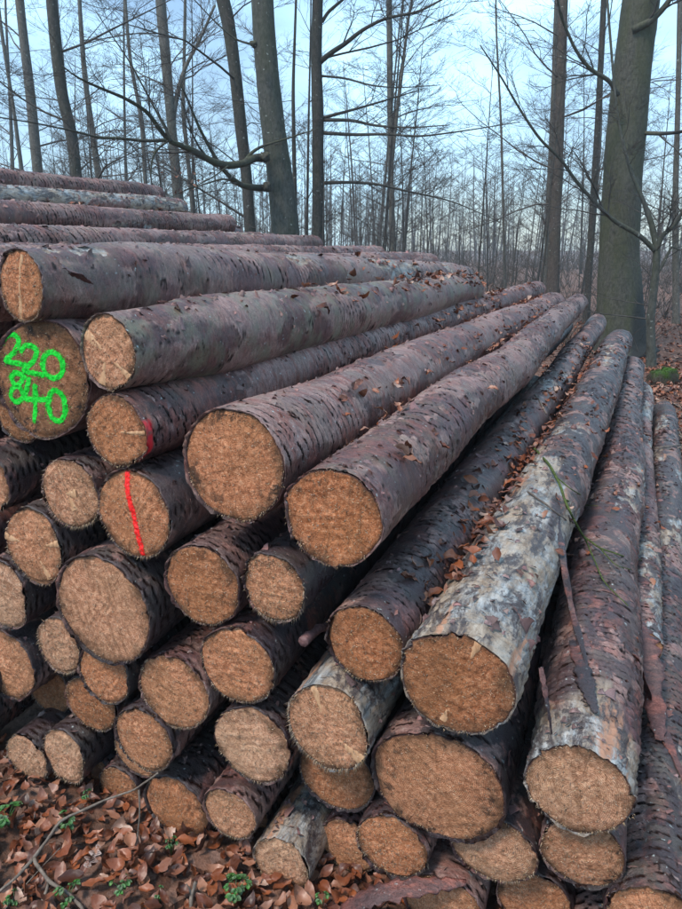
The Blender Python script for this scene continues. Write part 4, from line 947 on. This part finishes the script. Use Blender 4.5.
# thick beech at the right
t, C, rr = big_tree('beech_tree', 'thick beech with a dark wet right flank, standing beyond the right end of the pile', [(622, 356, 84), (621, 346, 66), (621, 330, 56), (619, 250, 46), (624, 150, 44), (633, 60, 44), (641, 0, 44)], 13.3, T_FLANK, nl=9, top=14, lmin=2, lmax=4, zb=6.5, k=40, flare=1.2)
def px_limb(t, pts, dist, r0, r1, lev=2, nb=7, name='limb', ddist=0, mat=None, bl=.9, moss=False):
    P = [at_d(a, b, dist + ddist * i / max(1, len(pts) - 1)) for i, (a, b) in enumerate(pts)]; n = len(P)
    if mat: keep = t.mat; t.mat = mat
    C, rr = t.part(name, P, list(np.linspace(r0, r1, n)), 8, .12, 5)
    if mat: t.mat = keep
    for i in range(nb):
        j = t.rd.randrange(len(C) // 4, len(C) - 1); d = Vector(C[j + 1] - C[j]).normalized(); sd = d.cross(Vector((t.rd.gauss(0, .8), t.rd.gauss(0, .8), t.rd.gauss(0, .6)))).normalized()
        t.grow(Vector(C[j]), d * .8 + sd * t.rd.uniform(.4, .9), bl * t.rd.uniform(.5, 1.2), max(.0035, rr[j] * .4), lev)
    return C, rr
px_limb(t, [(632, 30), (650, 22), (664, 8), (676, -10)], 13.0, .055, .03, 2, 5)
px_limb(t, [(640, 133), (662, 134), (684, 132), (705, 120)], 13.2, .035, .02, 2, 5)
px_limb(t, [(618, 95), (609, 80), (590, 70), (575, 50), (560, 15), (556, -10)], 12.8, .04, .015, 2, 8, ddist=-1)
t.done()
# slim mossy tree beside it with crooked limbs in front of the thick trunk
t, C, rr = big_tree('young_tree', 'slim mossy young tree with crooked limbs in front of the thick right hand beech', [(651, 350, 11), (650, 320, 10), (655, 280, 9), (657, 250, 8), (652, 225, 7), (643, 200, 5), (630, 170, 4), (622, 140, 3.5), (616, 110, 3)], 12.0, T_BEECH, nl=4, top=5.2, lmin=.6, lmax=1.2, zb=2.2, flare=1.4, k=12)
px_limb(t, [(656, 252), (640, 235), (615, 222), (597, 205), (575, 180), (560, 158), (540, 140), (520, 110), (500, 75), (480, 45)], 12.0, .04, .008, 2, 16, ddist=-1.5, bl=1.0)
px_limb(t, [(657, 248), (662, 235), (676, 225), (690, 195)], 12.0, .045, .02, 2, 6)
px_limb(t, [(655, 278), (664, 262), (672, 245), (678, 250)], 12.0, .03, .012, 2, 6)
t.limbs(C, rr, 10, .5, 4.0, .6, 1.6, 2, .2); t.done()

# main beech at centre left with the mossy limb
t, C, rr = big_tree('beech_tree', 'straight grey green beech with two mossy limbs reaching left', [(286, 240, 33), (283, 200, 31), (273, 130, 29), (266, 60, 28), (262, 0, 27)], 12.5, T_BEECH, nl=7, top=13, lmin=1.5, lmax=3, zb=5.8, k=32)
M_LIMB = mat_trunk('mossy_limb_bark', (.020, .018, .015), (.07, .065, .045), .9, .4)
px_limb(t, [(264, 158), (254, 158), (243, 164), (228, 166), (212, 162), (196, 152), (182, 146), (170, 142), (160, 130), (148, 112), (125, 98), (100, 88), (78, 78), (62, 66)], 12.3, .070, .008, 2, 12, ddist=-2.5, mat=M_LIMB, bl=1.1)
px_limb(t, [(166, 140), (145, 141), (120, 138), (100, 138), (78, 132), (60, 128), (30, 122), (-10, 116)], 10.2, .022, .006, 2, 8, ddist=-.8, mat=M_LIMB)
px_limb(t, [(172, 142), (160, 118), (145, 90), (130, 62), (115, 40), (95, 10)], 10.3, .018, .005, 2, 8, mat=M_LIMB)
px_limb(t, [(168, 141), (156, 150), (152, 160), (151, 176)], 10.3, .015, .008, 1, 3, mat=M_LIMB, bl=.4)
px_limb(t, [(266, 188), (255, 188), (240, 185), (228, 175), (220, 166), (200, 130), (188, 100), (180, 84)], 12.3, .055, .008, 2, 7, ddist=-1, mat=M_LIMB)
px_limb(t, [(243, 164), (252, 152), (262, 146), (282, 140), (320, 128)], 12.2, .035, .006, 1, 6, mat=M_LIMB, bl=.6)
px_limb(t, [(240, 185), (225, 178), (205, 184), (180, 192)], 12.1, .02, .006, 1, 5, mat=M_LIMB, bl=.5)
px_limb(t, [(250, 44), (236, 40), (215, 22), (190, -5)], 12.4, .02, .008, 2, 5)
# moss cushions where the limbs leave the trunk
for (px, py, s_) in ((265, 157, .075), (267, 187, .07), (254, 44, .055)):
    p = at_d(px, py, 12.1) - t.base; n, m = 12, 8; V = []
    for j in range(m + 1):
        for i in range(n):
            a, e = 2 * math.pi * i / n, math.pi * j / m; rr_ = s_ * (1 + .25 * math.sin(3 * a + j) + t.rd.uniform(-.2, .3)); V.append((p.x + rr_ * math.sin(e) * math.cos(a), p.y + rr_ * math.sin(e) * math.sin(a), p.z + rr_ * .9 * math.cos(e)))
    b = Buf(); b.add(V, Q=[(j * n + i, (j + 1) * n + i, (j + 1) * n + (i + 1) % n, j * n + (i + 1) % n) for j in range(m) for i in range(n)]); link('moss_cushion', b.mesh('moss_cushion', M_LIMB), t.root)
# few brown leaves still hanging on the left limb
for i in range(26):
    px, py = t.rd.gauss(185, 14), t.rd.gauss(190, 14); p = at_d(px, py, 10.8 + t.rd.uniform(-.2, .2)) - t.base; o = link('leaf', t.rd.choice(LEAF_ME), t.root); o.matrix_local = oriented(p, Vector((t.rd.gauss(0, 1), t.rd.gauss(0, 1), t.rd.gauss(0, .6))).normalized(), t.rd.uniform(0, 6), 0, 1.1, t.rd)
px_limb(t, [(228, 166), (215, 176), (200, 184), (185, 190), (165, 200)], 11.4, .012, .005, 2, 10, ddist=-.8, mat=M_LIMB, bl=.5)
t.done()

SPEC = [
 ('leaning_tree', 'dark tree leaning in an S curve just left of the straight grey green beech', [(251, 240, 14), (247, 180, 13), (241, 130, 14), (235, 70, 14), (228, 20, 16), (221, -8, 17)], 14.5, T_DARK, 7),
 ('bare_tree', 'dark trunk with a knotty bend at the upper left of the pile', [(77, 180, 13), (72, 135, 14), (62, 95, 13), (56, 45, 13), (51, -5, 12)], 15.0, T_DARK, 8),
 ('bare_tree', 'hazy grey trunk just left of the dark knotty one', [(38, 175, 12), (30, 90, 11), (24, 40, 10), (19, -5, 10)], 19.0, T_PALE, 8),
 ('bare_tree', 'pale tall forked trunk between the dark knotty tree and the S curved one', [(179, 205, 13), (172, 130, 11), (166, 60, 12), (160, -5, 12)], 20.0, T_PALE, 9),
 ('bare_tree', 'mid sized trunk right of the straight beech with long limbs reaching right', [(318, 252, 15), (318, 180, 14), (318, 120, 14), (316, 60, 13), (318, -5, 13)], 14.0, T_DARK, 5),
 ('bare_tree', 'slender pale brown trunk with a thin leaning fork near the photo centre', [(393, 262, 8), (391, 180, 7), (390, 90, 7), (389, -5, 7)], 21.0, T_PALE, 8),
 ('bare_tree', 'reddish straight trunk left of the thick right hand beech', [(552, 300, 16), (555, 220, 14), (559, 120, 13), (563, -5, 12)], 18.5, T_PINE, 9),
 ('bare_tree', 'pale slim trunk pressed against the reddish straight one', [(545, 300, 6), (548, 200, 5), (553, 100, 5), (556, -5, 4)], 21.0, T_PALE, 6),
 ('bare_tree', 'thin dark trunk between the straight beech and the tree with long right limbs', [(296, 250, 5), (294, 150, 5), (293, 90, 4), (295, 30, 3)], 14.0, T_DARK, 10),
 ('bare_tree', 'hazy trunk with a branching crown between the two leftmost dark trunks', [(100, 185, 8), (92, 130, 7), (84, 70, 6), (80, 10, 5)], 25.0, T_PALE, 10),
 ('bare_tree', 'slim hazy trunk left of the pale forked tree', [(146, 190, 5), (142, 120, 5), (130, 60, 4), (125, 0, 4)], 24.0, T_PALE, 8),
 ('bare_tree', 'slim hazy trunk right of the pale forked tree', [(194, 215, 7), (188, 160, 5), (183, 110, 5), (184, 70, 4)], 22.0, T_PALE, 8),
 ('bare_tree', 'faint thin trunk at the far left edge of the photo', [(22, 172, 5), (14, 110, 4), (6, 60, 4), (0, 20, 4)], 24.0, T_PALE, 6),
 ('bare_tree', 'grey trunk close behind the left flank of the thick right hand beech', [(587, 305, 8), (592, 220, 8), (598, 120, 7), (604, -5, 7)], 19.0, T_DARK, 8),
 ('bare_tree', 'slim trunk right of the thick beech at the right edge', [(676, 300, 8), (675, 200, 7), (678, 100, 6), (680, -5, 6)], 20.0, T_PALE, 8),
 ('bare_tree', 'thin straight trunk midway between the photo centre and the reddish tree', [(505, 285, 3.4), (503, 200, 3), (501, 120, 2.6), (496, 30, 2.2)], 20.0, T_PALE, 7),
]
for i, (nm, lb_, pts, dist, mat, nl) in enumerate(SPEC):
    t, C, rr = big_tree(nm, lb_, pts, dist, mat, int(nl * 1.6), 3, top=12.5, zb=2.0 if i != 4 else 5.0, lmin=1.2, lmax=3.2, tmat=TW_NEAR if dist < 16 else M_TW_FAR, flare=1.3, k=12)
    if i == 4:
        px_limb(t, [(320, 62), (332, 52), (345, 44), (362, 30), (385, 18), (420, 12), (455, -8)], 14.0, .05, .012, 2, 9, ddist=-1.2)
        px_limb(t, [(322, 22), (328, 12), (340, 2), (352, -8)], 14.0, .035, .02, 2, 3)
        px_limb(t, [(321, 76), (345, 78), (372, 86), (400, 88), (440, 85)], 14.0, .022, .006, 2, 9, ddist=-1)
        px_limb(t, [(323, 118), (345, 112), (370, 105), (400, 96), (425, 88)], 14.0, .032, .007, 2, 9, ddist=-.8)
        px_limb(t, [(323, 120), (352, 120), (375, 126), (410, 128), (450, 125)], 14.0, .034, .007, 2, 10, ddist=-1)
        px_limb(t, [(322, 133), (355, 135), (385, 134), (420, 137), (470, 130), (520, 122)], 14.0, .036, .006, 2, 12, ddist=-1.5)
        px_limb(t, [(322, 183), (350, 182), (378, 184), (410, 192), (450, 200), (500, 222)], 14.0, .034, .006, 2, 12, ddist=-1)
    if i == 3: px_limb(t, [(173, 118), (178, 90), (186, 65), (200, 40), (215, 5)], 20, .07, .03, 2, 8, bl=1.6)
    if i == 5: px_limb(t, [(392, 160), (396, 120), (402, 70), (408, 20), (414, -10)], 21, .06, .03, 2, 8, bl=1.5)
    t.done()

# the wood beyond: six bare trees built once, then copied
def proto(i, h, r, nl, lev, name, label, group):
    t = Tree(name, label, (0, 0, 0), T_FAR if i % 3 else T_DARK, M_TW_FAR, group); rd = t.rd; P = [Vector((0, 0, -.1))]; n = 7; dx, dy = rd.gauss(0, .03 if h > 10 else .09), rd.gauss(0, .03 if h > 10 else .09)
    for j in range(n): P.append(P[-1] + Vector((dx * h / n + rd.gauss(0, .02) * h / n * 2, dy * h / n + rd.gauss(0, .02) * h / n * 2, h / n)))
    C, rr = t.part('trunk', P, [r * (1 - .85 * j / n) for j in range(n + 1)], 7, .06, 2)
    t.limbs(C, rr, nl, h * .12, h * .97, h * .08, h * .2, lev, .75, .35); t.done(); return t.root
def copy_tree(src, loc, rz, sc):
    r = src.copy(); COL.objects.link(r); r.location = loc; r.rotation_euler = (0, 0, rz); r.scale = (sc, sc, sc)
    for ch in src.children: c = ch.copy(); COL.objects.link(c); c.parent = r
    return r
wr_ = random.Random(77)
G_FAR, L_FAR = 'slim bare trees of the wood beyond the pile', 'slim bare winter tree standing in the hazy wood beyond the pile'
G_SAP, L_SAP = 'thin bare saplings behind the pile', 'thin bare sapling with fine twigs standing behind the log pile'
protos = [proto(i, wr_.uniform(13, 19), wr_.uniform(.07, .13), 26, 2, 'bare_tree', L_FAR, G_FAR) for i in range(6)]
saps = [proto(i, wr_.uniform(4.5, 8), wr_.uniform(.018, .032), 34, 2, 'sapling', L_SAP, G_SAP) for i in range(5)]
def scatter(ps, n, d0, d1, s0, s1, a0=-36, a1=36):
    used = set()
    for i in range(n):
        while True:
            d = d0 + (d1 - d0) * wr_.random() ** .8; a = R(wr_.uniform(a0, a1)) ; x = -math.sin(YAW + a) * d; y = math.cos(YAW + a) * d
            if not (-7.5 < x < 1.2 and y < 9.5): break
        p = (x, y, gz(x, y)); src = wr_.choice(ps)
        if id(src) not in used: used.add(id(src)); src.location = p; continue
        copy_tree(src, p, wr_.uniform(0, 6.3), wr_.uniform(s0, s1))
scatter(protos, 50, 28, 90, .5, 1.0)
scatter(saps, 150, 13, 42, .6, 1.3, -40, 22)
# low tangle of brush on the forest floor
ub = Buf(); ur = random.Random(9)
for i in range(900):
    d = 12 + 60 * ur.random() ** 1.1; a = YAW + R(ur.uniform(-38, 24)); x, y = -math.sin(a) * d, math.cos(a) * d
    if -7.5 < x < 1.2 and y < 10: continue
    z = gz(x, y)
    for q in range(7):
        aa = ur.uniform(0, 6.3); l = ur.uniform(.3, 1.5) * (.6 + d / 50); h = l * ur.uniform(.3, 1.3); r = .0035 + .00018 * d
        ub.tube([(x, y, z - .03), (x + math.cos(aa) * l * .3, y + math.sin(aa) * l * .3, z + h * .55), (x + math.cos(aa) * l * .7, y + math.sin(aa) * l * .7, z + h)], [r * 1.6, r, r * .4], 3, ur.random(), False)
o = link('undergrowth', ub.mesh('undergrowth', M_TW_FAR), None, 'stuff'); o['label'] = 'low tangle of bare brush on the forest floor behind the pile'; o['category'] = 'undergrowth'
# far wood that reads as one mass
fb = Buf(); fr_ = random.Random(6)
for i in range(560):
    d = fr_.uniform(75, 170); a = YAW + R(fr_.uniform(-42, 42)); x, y = -math.sin(a) * d, math.cos(a) * d; h = fr_.uniform(9, 16); z = gz(x, y); r = fr_.uniform(.05, .14); lx, ly = fr_.gauss(0, .5), fr_.gauss(0, .5)
    fb.tube([(x, y, z), (x + lx, y + ly, z + h * .5), (x + lx * 1.5, y + ly * 1.5, z + h)], [r, r * .6, r * .15], 4, fr_.random(), False)
    for q in range(9):
        zz = z + h * fr_.uniform(.15, .95); aa = fr_.uniform(0, 6.3); l = fr_.uniform(1.2, 3); fb.tube([(x + lx * .8, y + ly * .8, zz), (x + lx * .8 + math.cos(aa) * l * .6, y + ly * .8 + math.sin(aa) * l * .6, zz + l * .4), (x + lx * .8 + math.cos(aa) * l, y + ly * .8 + math.sin(aa) * l, zz + l * .9)], [.04, .03, .015], 3, fr_.random(), False)
o = link('far_wood', fb.mesh('far_wood', M_TW_FAR), None, 'stuff'); o['label'] = 'distant bare winter wood fading into blue haze'; o['category'] = 'woodland'

# ------------------------------------------------------------------ haze
def haze():
    x0, x1, y0, y1, z0, z1 = -190, 190, -190, 190, -4, 26
    V = [(x, y, z) for x in (x0, x1) for y in (y0, y1) for z in (z0, z1)]
    Q = [(0, 1, 3, 2), (4, 6, 7, 5), (0, 4, 5, 1), (2, 3, 7, 6), (0, 2, 6, 4), (1, 5, 7, 3)]
    m = bpy.data.materials.new('haze_air'); m.use_nodes = True; t = m.node_tree; t.nodes.clear(); o = t.nodes.new('ShaderNodeOutputMaterial'); p = t.nodes.new('ShaderNodeVolumePrincipled')
    p.inputs['Color'].default_value = (.78, .91, 1.0, 1); p.inputs['Density'].default_value = .0020; p.inputs['Anisotropy'].default_value = .2; t.links.new(p.outputs[0], o.inputs['Volume'])
    h = link('haze', mesh_np('haze', V, np.array(Q), m, False), None, 'stuff'); h['label'] = 'thin bluish winter haze filling the wood'; h['category'] = 'haze'
haze()
